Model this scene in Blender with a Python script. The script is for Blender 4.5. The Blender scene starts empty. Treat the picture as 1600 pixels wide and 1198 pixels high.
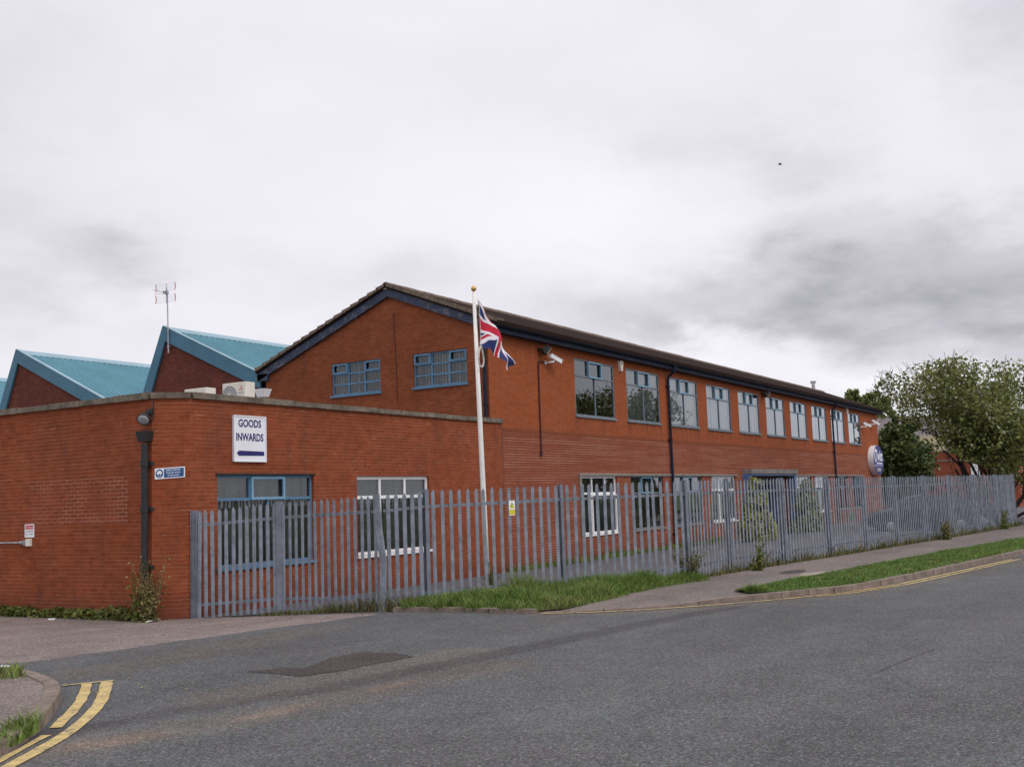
import bpy, bmesh, math, random
from mathutils import Vector, Matrix, noise as mnoise
from mathutils.geometry import tessellate_polygon

S = bpy.context.scene
C = S.collection
CH = 1.75                      # eye height above the road
rnd = random.Random(11)
R = math.radians

# ------------------------------------------------------------------ camera
cam = bpy.data.objects.new('camera', bpy.data.cameras.new('camera'))
C.objects.link(cam)
r_ = Vector((0.51329861, -0.85749909, -0.03492625))
u_ = Vector((-0.07279858, -0.08405497, 0.99379833))
f_ = Vector((0.8551169, 0.50757272, 0.10557001))
M = Matrix((r_, u_, -f_)).transposed().to_4x4()
M.translation = Vector((0, 0, CH))
cam.matrix_world = M
cam.data.sensor_width = 36.0
cam.data.lens = 38.32
cam.data.clip_start = 0.1
cam.data.clip_end = 3000
S.camera = cam
S.view_settings.view_transform = 'Standard'
S.view_settings.look = 'None'
S.view_settings.exposure = 0.0
S.view_settings.gamma = 1.0
S.render.resolution_x, S.render.resolution_y = 1024, 766


class NT:
    """small node helper"""
    def __init__(s, tree):
        s.t = tree
        s.n = tree.nodes
        s.l = tree.links

    def node(s, typ, **kw):
        nd = s.n.new(typ)
        for k, v in kw.items():
            setattr(nd, k, v)
        return nd

    def put(s, sock, v):
        if v is None:
            return
        if isinstance(v, bpy.types.NodeSocket):
            s.l.new(v, sock)
        elif isinstance(v, (tuple, list)):
            sock.default_value = tuple(v) + ((1.0,) if len(v) == 3 and sock.type == 'RGBA' else ())
        else:
            sock.default_value = v

    def math(s, op, a, b=None, c=None, clamp=False):
        nd = s.node('ShaderNodeMath', operation=op, use_clamp=clamp)
        s.put(nd.inputs[0], a)
        if b is not None:
            s.put(nd.inputs[1], b)
        if c is not None:
            s.put(nd.inputs[2], c)
        return nd.outputs[0]

    def mix(s, f, a, b, mode='MIX'):
        nd = s.node('ShaderNodeMix', data_type='RGBA', blend_type=mode)
        s.put(nd.inputs[0], f)
        s.put(nd.inputs[6], a)
        s.put(nd.inputs[7], b)
        return nd.outputs[2]

    def noise(s, vec, scale, detail=4, rough=0.55, out=0, dist=0.0):
        nd = s.node('ShaderNodeTexNoise')
        s.put(nd.inputs['Vector'], vec)
        nd.inputs['Scale'].default_value = scale
        nd.inputs['Detail'].default_value = detail
        nd.inputs['Roughness'].default_value = rough
        nd.inputs['Distortion'].default_value = dist
        return nd.outputs[out]

    def ramp(s, f, lo, hi, a=0.0, b=1.0):
        nd = s.node('ShaderNodeMapRange')
        nd.interpolation_type = 'SMOOTHSTEP'
        s.put(nd.inputs[0], f)
        for i, v in enumerate((lo, hi, a, b)):
            s.put(nd.inputs[i + 1], v)
        return nd.outputs[0]

    def vmul(s, vec, xyz):
        nd = s.node('ShaderNodeVectorMath', operation='MULTIPLY')
        s.put(nd.inputs[0], vec)
        s.put(nd.inputs[1], xyz)
        return nd.outputs[0]


# ------------------------------------------------------------------ world: overcast sky
SUN_EL, SUN_AZ = R(48), R(188)          # azimuth clockwise from +Y
W = bpy.data.worlds.new('World')
S.world = W
W.use_nodes = True
W.node_tree.nodes.clear()
k = NT(W.node_tree)
tc = k.node('ShaderNodeTexCoord').outputs['Generated']
sky = k.node('ShaderNodeTexSky', sky_type='NISHITA')
sky.sun_disc = False
sky.sun_elevation = SUN_EL
sky.sun_rotation = SUN_AZ
sky.air_density = 1.0
sky.dust_density = 2.0
sx = k.node('ShaderNodeSeparateXYZ')
k.put(sx.inputs[0], tc)
X_, Y_, Z_ = sx.outputs
el0 = k.math('ARCSINE', Z_)
az0 = k.math('ARCTAN2', X_, Y_)
warp = k.node('ShaderNodeSeparateColor')
k.put(warp.inputs[0], k.noise(k.vmul(tc, (1, 1, 2.2)), 5.0, 6, 0.62, out=1))
el = k.math('ADD', el0, k.math('MULTIPLY', k.math('SUBTRACT', warp.outputs[0], 0.5), 0.16))
az = k.math('ADD', az0, k.math('MULTIPLY', k.math('SUBTRACT', warp.outputs[1], 0.5), 0.22))
# cloud masses: azimuth, elevation, widths, depth of grey
BLOBS = [(1.315, .290, .050, .034, .22), (1.20, .297, .06, .034, .10), (1.50, .37, .07, .05, .20),
         (1.33, .150, .19, .034, .27), (1.45, .160, .14, .055, .24), (1.20, .150, .12, .030, .18),
         (1.44, .212, .10, .026, .20), (1.28, .185, .07, .03, .12), (.675, .212, .050, .026, .20), (.55, .30, .10, .10, .20),
         (.93, .205, .10, .03, .10), (1.62, .15, .12, .10, .30), (.60, .185, .06, .02, .10)]
LIGHT = [(1.12, .235, .10, .05, .08), (1.18, .110, .12, .018, .16), (1.36, .085, .10, .016, .16), (1.0, .27, .2, .06, .08)]
dark = None
for (a, e, sa, se, d) in BLOBS + [(a, e, sa, se, -d) for (a, e, sa, se, d) in LIGHT]:
    qa = k.math('POWER', k.math('ABSOLUTE', k.math('DIVIDE', k.math('SUBTRACT', az, a), sa)), 2.0)
    qe = k.math('POWER', k.math('ABSOLUTE', k.math('DIVIDE', k.math('SUBTRACT', el, e), se)), 2.0)
    g = k.math('MULTIPLY', k.math('EXPONENT', k.math('MULTIPLY', k.math('ADD', qa, qe), -1.0)), d)
    dark = g if dark is None else k.math('ADD', dark, g)
# drifting texture of the cloud sheet, flattened towards the horizon
zz = k.math('ADD', k.math('MAXIMUM', Z_, 0.0), 0.22)
cv = k.node('ShaderNodeCombineXYZ')
k.put(cv.inputs[0], k.math('DIVIDE', X_, zz))
k.put(cv.inputs[1], k.math('DIVIDE', Y_, zz))
n1 = k.noise(cv.outputs[0], 3.0, 7, 0.52, dist=0.3)
n2 = k.noise(cv.outputs[0], 0.9, 4, 0.5)
tex = k.math('ADD', k.math('MULTIPLY', k.math('SUBTRACT', n1, 0.5), 0.16), k.math('MULTIPLY', k.math('SUBTRACT', n2, 0.5), 0.10))
dark = k.math('MULTIPLY', dark, k.ramp(n1, 0.28, 0.72, 1.0, 0.55))
val = k.math('SUBTRACT', k.math('ADD', 0.885, tex), dark)
val = k.math('MAXIMUM', val, 0.26)
# an overcast sky is brighter overhead and on the sun's side
zen = k.ramp(el0, 0.46, 1.2, 1.0, 1.25)
sd = Vector((math.sin(SUN_AZ) * math.cos(SUN_EL), math.cos(SUN_AZ) * math.cos(SUN_EL), math.sin(SUN_EL)))
dt = k.node('ShaderNodeVectorMath', operation='DOT_PRODUCT')
k.put(dt.inputs[0], tc)
k.put(dt.inputs[1], tuple(sd))
sunside = k.ramp(dt.outputs['Value'], 0.25, 1.0, 1.0, 1.4)
val = k.math('MULTIPLY', k.math('MULTIPLY', val, zen), sunside)
tint = k.mix(k.math('MULTIPLY', dark, 1.6, clamp=True), (0.960, 0.938, 1.0), (0.895, 0.885, 1.0))
cl = k.node('ShaderNodeVectorMath', operation='SCALE')
k.put(cl.inputs[0], tint)
k.put(cl.inputs['Scale'], k.math('MULTIPLY', val, 10.0))
final = k.mix(0.95, sky.outputs[0], cl.outputs[0])
bg = k.node('ShaderNodeBackground')
k.put(bg.inputs[0], final)
bg.inputs[1].default_value = 0.105
k.l.new(bg.outputs[0], k.node('ShaderNodeOutputWorld').inputs[0])

sun = bpy.data.objects.new('sun', bpy.data.lights.new('sun', 'SUN'))
C.objects.link(sun)
sun.data.energy = 0.7
sun.data.angle = R(16)
sun.data.color = (1.0, 0.96, 0.9)
sun.rotation_euler = (-sd).to_track_quat('-Z', 'Y').to_euler()


# ------------------------------------------------------------------ materials
def mat(name):
    m = bpy.data.materials.new(name)
    m.use_nodes = True
    kk = NT(m.node_tree)
    return m, kk, kk.n['Principled BSDF']


def geo_pos(kk):
    return kk.node('ShaderNodeNewGeometry').outputs['Position']


def paint(name, col, rough=0.5, var=0.12, scale=3.0, metal=0.0, dirt=None, dirt_amt=0.0, spec=0.4, bump=0.0):
    m, kk, b = mat(name)
    p = geo_pos(kk)
    n = kk.noise(p, scale, 5, 0.6)
    f = kk.ramp(n, 0.3, 0.7, 1 - var, 1 + var)
    cc = kk.node('ShaderNodeVectorMath', operation='SCALE')
    kk.put(cc.inputs[0], tuple(col))
    kk.put(cc.inputs['Scale'], f)
    c = cc.outputs[0]
    if dirt is not None:
        c = kk.mix(kk.math('MULTIPLY', kk.ramp(kk.noise(p, scale * 2.7, 6, 0.7), 0.48, 0.72), dirt_amt), c, dirt)
    kk.put(b.inputs['Base Color'], c)
    b.inputs['Roughness'].default_value = rough
    b.inputs['Metallic'].default_value = metal
    b.inputs['Specular IOR Level'].default_value = spec
    if bump:
        bp = kk.node('ShaderNodeBump')
        bp.inputs['Strength'].default_value = bump
        bp.inputs['Distance'].default_value = 0.02
        kk.put(bp.inputs['Height'], kk.noise(p, scale * 12, 4, 0.6))
        kk.l.new(bp.outputs[0], b.inputs['Normal'])
    return m


def patch_mask(kk, sp, patch):
    y0, y1, z0, z1 = patch
    return kk.math('MULTIPLY', kk.math('MULTIPLY', kk.math('GREATER_THAN', sp.outputs[1], y0), kk.math('LESS_THAN', sp.outputs[1], y1)),
                   kk.math('MULTIPLY', kk.math('GREATER_THAN', sp.outputs[2], z0), kk.math('LESS_THAN', sp.outputs[2], z1)))


def brick(name, c1, c2, mortar, patch_only=False, zone=None, patch=None, stain=0.5, pale=0.25, new=(0.37, 0.096, 0.031), far=False):
    m, kk, b = mat(name)
    uv = kk.node('ShaderNodeUVMap').outputs[0]
    p = geo_pos(kk)
    sp = kk.node('ShaderNodeSeparateXYZ')
    kk.put(sp.inputs[0], p)
    bt = kk.node('ShaderNodeTexBrick')
    kk.put(bt.inputs['Vector'], uv)
    bt.inputs['Scale'].default_value = 1.0
    bt.inputs['Brick Width'].default_value = 0.220
    bt.inputs['Row Height'].default_value = 0.0705
    bt.inputs['Mortar Size'].default_value = 0.006
    bt.inputs['Mortar Smooth'].default_value = 0.3
    bt.inputs['Bias'].default_value = -0.1
    kk.put(bt.inputs['Color1'], (0, 0, 0))
    kk.put(bt.inputs['Color2'], (1, 1, 1))
    kk.put(bt.inputs['Mortar'], (0.5, 0.5, 0.5))
    suv = kk.node('ShaderNodeSeparateXYZ')
    kk.put(suv.inputs[0], uv)
    fr_ = kk.math('FRACT', kk.math('DIVIDE', suv.outputs[1], 0.0705))
    bed = kk.ramp(kk.math('MINIMUM', fr_, kk.math('SUBTRACT', 1.0, fr_)), 0.12, 0.04)
    mort = kk.math('MAXIMUM', bed, kk.math('MULTIPLY', bt.outputs['Fac'], 0.9 if patch_only else 0.30))
    if patch is not None:
        mort = kk.math('MAXIMUM', bed, kk.math('MULTIPLY', bt.outputs['Fac'], kk.mix(patch_mask(kk, sp, patch), (.3, .3, .3), (1, 1, 1))))
    body = kk.mix(bt.outputs['Color'], c1, c2)
    # each brick its own firing
    vz = kk.node('ShaderNodeTexWhiteNoise', noise_dimensions='2D')
    fl = kk.node('ShaderNodeVectorMath', operation='FLOOR')
    kk.put(fl.inputs[0], kk.vmul(uv, (1 / 0.220, 1 / 0.0705, 1)))
    kk.put(vz.inputs['Vector'], fl.outputs[0])
    body = kk.mix(kk.math('MULTIPLY', kk.ramp(vz.outputs[0], 0.72, 1.0), 0.32), body, tuple(v * 0.6 for v in c1))
    s1 = kk.ramp(kk.noise(p, 0.45, 6, 0.6), 0.35, 0.72)
    s2 = kk.ramp(kk.noise(kk.vmul(p, (1.4, 1.4, 0.5)), 1.6, 5, 0.65), 0.45, 0.75)
    body = kk.mix(kk.math('MULTIPLY', s1, stain * 0.55), body, tuple(v * 0.62 for v in c1))
    body = kk.mix(kk.math('MULTIPLY', s2, stain * 0.42), body, (0.10, 0.045, 0.035))
    # rows weather differently
    row = kk.node('ShaderNodeTexWhiteNoise', noise_dimensions='1D')
    kk.put(row.inputs['W'], kk.math('FLOOR', kk.math('DIVIDE', sp.outputs[2], 0.0705)))
    body = kk.mix(kk.math('MULTIPLY', row.outputs[0], 0.07), body, tuple(v * 0.6 for v in c2))
    fine = kk.ramp(kk.noise(p, 38, 3, 0.6), 0.25, 0.75, 0.84, 1.14)
    sc = kk.node('ShaderNodeVectorMath', operation='SCALE')
    kk.put(sc.inputs[0], body)
    kk.put(sc.inputs['Scale'], fine)
    body = sc.outputs[0]
    amt = kk.ramp(kk.noise(kk.vmul(p, (0.8, 0.8, 2.2)), 0.9, 5, 0.65), 0.35, 0.75, pale * 0.25, pale)
    streak = kk.math('MULTIPLY', kk.ramp(kk.noise(kk.vmul(p, (2.6, 2.6, 14.2)), 1.0, 3, 0.6), 0.62, 0.70), 0.6)
    amt = kk.math('MULTIPLY', kk.math('ADD', amt, kk.math('MULTIPLY', streak, 0.8 if pale > 0.2 else 0.4), clamp=True), 0.8)
    if zone is not None:      # brickwork below a course line is older, its pointing paler
        zz_ = kk.math('ADD', sp.outputs[2], 0.0)
        low = kk.ramp(zz_, zone + 0.012, zone - 0.012)
        lowcol = kk.mix(kk.ramp(kk.noise(p, 0.7, 4, 0.6), 0.3, 0.7), (0.27, 0.076, 0.040), (0.21, 0.060, 0.037))
        lowc = kk.mix(0.72, body, lowcol)
        body = kk.mix(low, kk.mix(0.42, body, new), lowc)
        join = kk.math('MULTIPLY', kk.ramp(sp.outputs[2], zone - 0.02, zone + 0.03), kk.ramp(sp.outputs[2], zone + 0.16, zone + 0.05))
        body = kk.mix(kk.math('MULTIPLY', join, 0.55), body, (0.13, 0.045, 0.03))
        lowm = kk.ramp(kk.noise(kk.vmul(p, (0.35, 0.35, 7.0)), 1.0, 5, 0.6), 0.38, 0.66, 0.10, 0.68)
        amt = kk.mix(low, kk.math('MULTIPLY', amt, 0.55), lowm)
    if patch is not None:     # a bricked-up opening
        ins = patch_mask(kk, sp, patch)
        body = kk.mix(kk.math('MULTIPLY', ins, 0.30), body, (0.27, 0.065, 0.042))
        amt = kk.mix(ins, amt, kk.ramp(kk.noise(p, 2.0, 3, 0.6), 0.3, 0.65, 0.16, 0.60))
    mott = kk.ramp(kk.noise(kk.vmul(p, (1, 1, 1.6)), 5.0, 4, 0.7), 0.25, 0.75, 0.74, 1.02)
    hs_ = kk.node('ShaderNodeHueSaturation')
    hs_.inputs['Saturation'].default_value = 1.0
    kk.put(hs_.inputs['Value'], mott)
    kk.put(hs_.inputs['Color'], body)
    col = kk.mix(kk.math('MULTIPLY', mort, amt), hs_.outputs[0], mortar)
    if zone is not None:      # dirt washed off the upstairs sills
        ux = kk.math('FRACT', kk.math('DIVIDE', kk.math('SUBTRACT', sp.outputs[0], 28.90), 3.66))
        under = kk.math('MULTIPLY', kk.math('LESS_THAN', ux, 0.785), kk.math('MULTIPLY', kk.math('GREATER_THAN', sp.outputs[0], 28.9), kk.math('LESS_THAN', sp.outputs[0], 64.8)))
        drop = kk.math('MULTIPLY', kk.ramp(sp.outputs[2], 3.3, 4.12), kk.math('LESS_THAN', sp.outputs[2], 4.2))
        cs_ = kk.node('ShaderNodeCombineXYZ')
        kk.put(cs_.inputs[0], kk.math('MULTIPLY', sp.outputs[0], 6.0))
        kk.put(cs_.inputs[1], kk.math('MULTIPLY', sp.outputs[2], 0.6))
        sn = kk.ramp(kk.noise(cs_.outputs[0], 1.0, 4, 0.6), 0.38, 0.72)
        col = kk.mix(kk.math('MULTIPLY', kk.math('MULTIPLY', under, drop), kk.math('MULTIPLY', sn, 0.55)), col, (0.09, 0.045, 0.035))
    if not far:      # rain streaks running down the face
        tx = kk.node('ShaderNodeSeparateXYZ')
        kk.put(tx.inputs[0], uv)
        cvx = kk.node('ShaderNodeCombineXYZ')
        kk.put(cvx.inputs[0], kk.math('MULTIPLY', tx.outputs[0], 2.2))
        kk.put(cvx.inputs[1], kk.math('MULTIPLY', tx.outputs[1], 0.22))
        run = kk.ramp(kk.noise(cvx.outputs[0], 1.0, 5, 0.65), 0.52, 0.78)
        col = kk.mix(kk.math('MULTIPLY', run, 0.34 * stain + .06), col, (0.085, 0.04, 0.032))
    damp = kk.math('MULTIPLY', kk.ramp(kk.math('ADD', sp.outputs[2], kk.math('MULTIPLY', kk.noise(p, 2.2, 4, 0.6), 0.5)), 0.75, 0.1), 0.5)
    if not far:
        col = kk.mix(damp, col, (0.10, 0.04, 0.03))
    kk.put(b.inputs['Base Color'], col)
    b.inputs['Roughness'].default_value = 0.9
    b.inputs['Specular IOR Level'].default_value = 0.15
    bp = kk.node('ShaderNodeBump')
    bp.inputs['Strength'].default_value = 0.3
    bp.inputs['Distance'].default_value = 0.005
    kk.put(bp.inputs['Height'], kk.math('SUBTRACT', kk.math('MULTIPLY', kk.noise(p, 60, 3), 0.5), mort))
    kk.l.new(bp.outputs[0], b.inputs['Normal'])
    return m


def asphalt(name, base, warm, speck=0.5, warmth=0.4, sc=1.0, tarry=0.0):
    m, kk, b = mat(name)
    p = geo_pos(kk)
    big = kk.ramp(kk.noise(p, 0.35, 5, 0.6), 0.35, 0.68)
    lane = kk.ramp(kk.noise(kk.vmul(p, (.16, .75, 1)), 1.0, 5, 0.6), 0.3, 0.7, 0.84, 1.12)
    mid = kk.ramp(kk.noise(kk.vmul(p, (1, 1, 1)), 1.7, 5, 0.65), 0.3, 0.7, 0.9, 1.1)
    col = kk.mix(kk.math('MULTIPLY', big, warmth), base, warm)
    lsc = kk.node('ShaderNodeVectorMath', operation='SCALE')
    kk.put(lsc.inputs[0], col)
    kk.put(lsc.inputs['Scale'], lane)
    col = lsc.outputs[0]
    vo = kk.node('ShaderNodeTexVoronoi', feature='F1')
    kk.put(vo.inputs['Vector'], p)
    vo.inputs['Scale'].default_value = 62 * sc
    sep = kk.node('ShaderNodeSeparateColor')
    kk.put(sep.inputs[0], vo.outputs['Color'])
    chip = kk.ramp(sep.outputs[0], 0.0, 1.0, 1 - speck, 1 + speck)
    chip2 = kk.ramp(kk.noise(p, 27 * sc, 4, 0.75), 0.3, 0.7, 1 - speck * 0.75, 1 + speck * 0.75)
    gap = kk.ramp(vo.outputs['Distance'], 0.45, 0.8, 1.0, 0.55)
    hue = kk.node('ShaderNodeSeparateColor')
    kk.put(hue.inputs[0], kk.noise(p, 19 * sc, 3, 0.7, out=1))
    hv_ = kk.node('ShaderNodeCombineColor')
    for i_ in range(3):
        kk.put(hv_.inputs[i_], kk.ramp(hue.outputs[i_], 0.25, 0.75, 0.86, 1.14))
    col = kk.mix(1.0, col, hv_.outputs[0], 'MULTIPLY')
    f = kk.math('MULTIPLY', kk.math('MULTIPLY', chip, chip2), kk.math('MULTIPLY', mid, gap))
    cc = kk.node('ShaderNodeVectorMath', operation='SCALE')
    kk.put(cc.inputs[0], col)
    kk.put(cc.inputs['Scale'], f)
    out = kk.mix(kk.math('MULTIPLY', kk.ramp(sep.outputs[1], 0.90, 0.98), 0.5), cc.outputs[0], tuple(min(1, v * 2.6) for v in base))
    if tarry:
        out = kk.mix(kk.math('MULTIPLY', kk.ramp(kk.noise(p, 0.8, 5, 0.65), 0.5, 0.72), tarry), out, tuple(v * 0.5 for v in base))
    kk.put(b.inputs['Base Color'], out)
    b.inputs['Roughness'].default_value = 0.88
    b.inputs['Specular IOR Level'].default_value = 0.25
    bp = kk.node('ShaderNodeBump')
    bp.inputs['Strength'].default_value = 0.6
    bp.inputs['Distance'].default_value = 0.008
    kk.put(bp.inputs['Height'], kk.math('MULTIPLY', sep.outputs[0], 1.0))
    kk.l.new(bp.outputs[0], b.inputs['Normal'])
    return m


def leaf_mat(name, a, b_, c=None, rough=0.55, trans=0.25):
    m, kk, b = mat(name)
    ri = kk.node('ShaderNodeNewGeometry').outputs['Random Per Island']
    p = geo_pos(kk)
    col = kk.mix(kk.ramp(kk.noise(p, 0.9, 4, 0.6), 0.3, 0.7), a, b_)
    sc = kk.node('ShaderNodeVectorMath', operation='SCALE')
    kk.put(sc.inputs[0], col)
    kk.put(sc.inputs['Scale'], kk.ramp(ri, 0.0, 1.0, 0.5, 1.5))
    col = sc.outputs[0]
    if c is not None:
        col = kk.mix(kk.math('GREATER_THAN', ri, 0.95), col, c)
    kk.put(b.inputs['Base Color'], col)
    b.inputs['Roughness'].default_value = rough
    b.inputs['Specular IOR Level'].default_value = 0.35
    tr = kk.node('ShaderNodeBsdfTranslucent')
    kk.put(tr.inputs[0], col)
    mx = kk.node('ShaderNodeMixShader')
    mx.inputs[0].default_value = trans
    kk.l.new(b.outputs[0], mx.inputs[1])
    kk.l.new(tr.outputs[0], mx.inputs[2])
    kk.l.new(mx.outputs[0], kk.n['Material Output'].inputs[0])
    return m


def glass_mat(name, tint=(0.75, 0.8, 0.8), boost=1.9):
    m, kk, b = mat(name)
    fr = kk.node('ShaderNodeFresnel')
    fr.inputs['IOR'].default_value = 1.5
    gl = kk.node('ShaderNodeBsdfGlossy')
    gl.inputs['Roughness'].default_value = 0.015
    gl.inputs['Color'].default_value = (0.9, 0.95, 1, 1)
    tp = kk.node('ShaderNodeBsdfTransparent')
    tp.inputs[0].default_value = tint + (1,)
    bp = kk.node('ShaderNodeBump')
    bp.inputs['Strength'].default_value = 0.05
    bp.inputs['Distance'].default_value = 0.02
    kk.put(bp.inputs['Height'], kk.noise(geo_pos(kk), 1.3, 2, 0.5))
    kk.l.new(bp.outputs[0], gl.inputs['Normal'])
    mx = kk.node('ShaderNodeMixShader')
    kk.put(mx.inputs[0], kk.math('MULTIPLY', fr.outputs[0], boost, clamp=True))
    kk.l.new(tp.outputs[0], mx.inputs[1])
    kk.l.new(gl.outputs[0], mx.inputs[2])
    kk.l.new(mx.outputs[0], kk.n['Material Output'].inputs[0])
    return m


MORT = (0.50, 0.36, 0.27)
BR = {
    'facade': brick('facade_brick', (0.315, 0.076, 0.027), (0.365, 0.101, 0.040), (0.66, 0.43, 0.34), zone=3.54, stain=0.5, pale=0.30),
    'goods': brick('block_brick', (0.28, 0.066, 0.026), (0.325, 0.089, 0.037), MORT, patch=(15.93, 18.68, 1.575, 2.40), stain=0.62, pale=0.34),
    'gable': brick('gable_brick', (0.26, 0.068, 0.027), (0.30, 0.088, 0.038), MORT, stain=0.75, pale=0.22),
    'shed': brick('shed_brick', (0.15, 0.042, 0.032), (0.20, 0.062, 0.045), (0.24, 0.16, 0.13), stain=0.9, pale=0.30),
    'far': brick('distant_brick', (0.30, 0.08, 0.045), (0.33, 0.10, 0.055), MORT, stain=0.4, pale=0.2, far=True),
}
m_coping = paint('coping_concrete', (0.155, 0.128, 0.098), 0.95, 0.35, 3.0, dirt=(0.05, 0.042, 0.03), dirt_amt=0.85, bump=0.4)
m_conc = paint('concrete', (0.22, 0.195, 0.17), 0.9, 0.2, 3.0, dirt=(0.12, 0.10, 0.08), dirt_amt=0.5)
m_flat = paint('roof_felt', (0.12, 0.11, 0.10), 0.95, 0.2, 2.0)
m_navy = paint('navy_paint', (0.013, 0.018, 0.040), 0.7, 0.25, 2.5, spec=.2, dirt=(0.05, 0.055, 0.075), dirt_amt=0.35)
m_barge = paint('flaking_navy_paint', (0.026, 0.036, 0.075), 0.6, 0.25, 2.0, dirt=(0.25, 0.24, 0.26), dirt_amt=0.55)
m_frameg = paint('grey_blue_frame', (0.155, 0.19, 0.225), 0.6, 0.15, 4.0, dirt=(0.24, 0.23, 0.21), dirt_amt=0.5)
m_frameb = paint('blue_frame', (0.085, 0.195, 0.32), 0.45, 0.12, 4.0, dirt=(0.2, 0.28, 0.35), dirt_amt=0.3)
m_vent = paint('bright_blue_frame', (0.17, 0.33, 0.46), 0.45, 0.1, 4.0)
m_white = paint('white_plastic', (0.80, 0.80, 0.80), 0.4, 0.04, 3.0, dirt=(0.5, 0.48, 0.44), dirt_amt=0.25)
m_cream = paint('cream_metal', (0.72, 0.69, 0.61), 0.5, 0.06, 4.0, dirt=(0.5, 0.46, 0.38), dirt_amt=0.3)
m_blind = paint('blind_fabric', (0.36, 0.33, 0.26), 0.9, 0.12, 6.0)
m_blindp = paint('pale_blind_fabric', (0.50, 0.52, 0.53), 0.9, 0.10, 5.0)
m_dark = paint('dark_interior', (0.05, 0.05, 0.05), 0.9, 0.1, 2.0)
m_teal = paint('teal_sheeting', (0.070, 0.215, 0.270), 0.55, 0.10, 0.8, dirt=(0.12, 0.26, 0.30), dirt_amt=0.4)
m_tealdk = paint('dark_teal_flashing', (0.045, 0.145, 0.225), 0.45, 0.10, 1.5)
m_teallt = paint('pale_teal_flashing', (0.24, 0.37, 0.43), 0.55, 0.10, 1.5)
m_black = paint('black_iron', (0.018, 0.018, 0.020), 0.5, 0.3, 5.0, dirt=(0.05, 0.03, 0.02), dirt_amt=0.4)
m_pipe = paint('navy_pipe', (0.013, 0.018, 0.038), 0.7, 0.2, 5.0, spec=.2)
m_redpipe = paint('maroon_conduit', (0.06, 0.012, 0.012), 0.6, 0.2, 5.0)
m_bluejamb = paint('royal_blue_paint', (0.085, 0.15, 0.34), 0.5, 0.15, 3.0, dirt=(0.2, 0.22, 0.3), dirt_amt=0.3)
m_steel = paint('galvanised_steel', (0.200, 0.226, 0.270), 0.6, 0.25, 5.0, metal=0.1, dirt=(0.34, 0.35, 0.37), dirt_amt=0.55)
m_steeld = paint('dull_galvanised_steel', (0.165, 0.186, 0.225), 0.65, 0.2, 5.0, metal=0.1, dirt=(0.26, 0.27, 0.29), dirt_amt=0.4)
m_chrome = paint('bright_metal', (0.5, 0.5, 0.52), 0.25, 0.1, 5.0, metal=0.9)
m_gold = paint('gilded_ball', (0.60, 0.38, 0.14), 0.35, 0.15, 9.0, metal=0.6)
m_rope = paint('rope', (0.55, 0.50, 0.42), 0.9, 0.2, 20)
m_pole = paint('white_pole', (0.80, 0.78, 0.74), 0.45, 0.06, 3.0, dirt=(0.45, 0.38, 0.3), dirt_amt=0.3)
m_signw = paint('sign_white', (0.80, 0.80, 0.84), 0.4, 0.03, 2.0)
m_signblue = paint('sign_navy', (0.012, 0.014, 0.13), 0.5, 0.05)
m_safe = paint('safety_blue', (0.012, 0.085, 0.24), 0.45, 0.06)
m_signred = paint('sign_red', (0.55, 0.02, 0.03), 0.5, 0.06)
m_grey = paint('sign_grey', (0.25, 0.27, 0.32), 0.5, 0.06)
m_yellow = paint('sign_yellow', (0.62, 0.52, 0.03), 0.5, 0.06)
m_oval = paint('oval_blue', (0.045, 0.055, 0.24), 0.4, 0.08)
m_tan = paint('oval_tan', (0.50, 0.40, 0.30), 0.5, 0.1)
m_orange = paint('orange_plastic', (0.50, 0.20, 0.13), 0.5, 0.1)
m_alu = paint('aluminium', (0.38, 0.38, 0.40), 0.4, 0.2, 6, metal=0.4)
m_flagw = paint('flag_white', (0.78, 0.76, 0.80), 0.8, 0.06, 5)
m_flagr = paint('flag_red', (0.52, 0.012, 0.04), 0.8, 0.12, 5)
m_flagb = paint('flag_blue', (0.016, 0.025, 0.13), 0.8, 0.15, 5)
m_glass = glass_mat('window_glass')
m_lens = paint('lamp_lens', (0.30, 0.32, 0.34), 0.15, 0.05, 4, spec=0.8)
m_yline = paint('yellow_road_paint', (0.52, 0.39, 0.16), 0.85, 0.18, 6.0, dirt=(0.30, 0.24, 0.14), dirt_amt=0.7)
def wear(m, lo, hi):
    kk = NT(m.node_tree)
    b = kk.n['Principled BSDF']
    n = kk.math('ADD', kk.math('MULTIPLY', kk.noise(geo_pos(kk), 30, 4, 0.7), 0.55), kk.math('MULTIPLY', kk.noise(geo_pos(kk), 4.5, 4, 0.6), 0.45))
    src = b.inputs['Base Color'].links[0].from_socket
    kk.put(b.inputs['Base Color'], kk.mix(kk.ramp(n, lo, hi), src, (0.105, 0.10, 0.095)))


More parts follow.
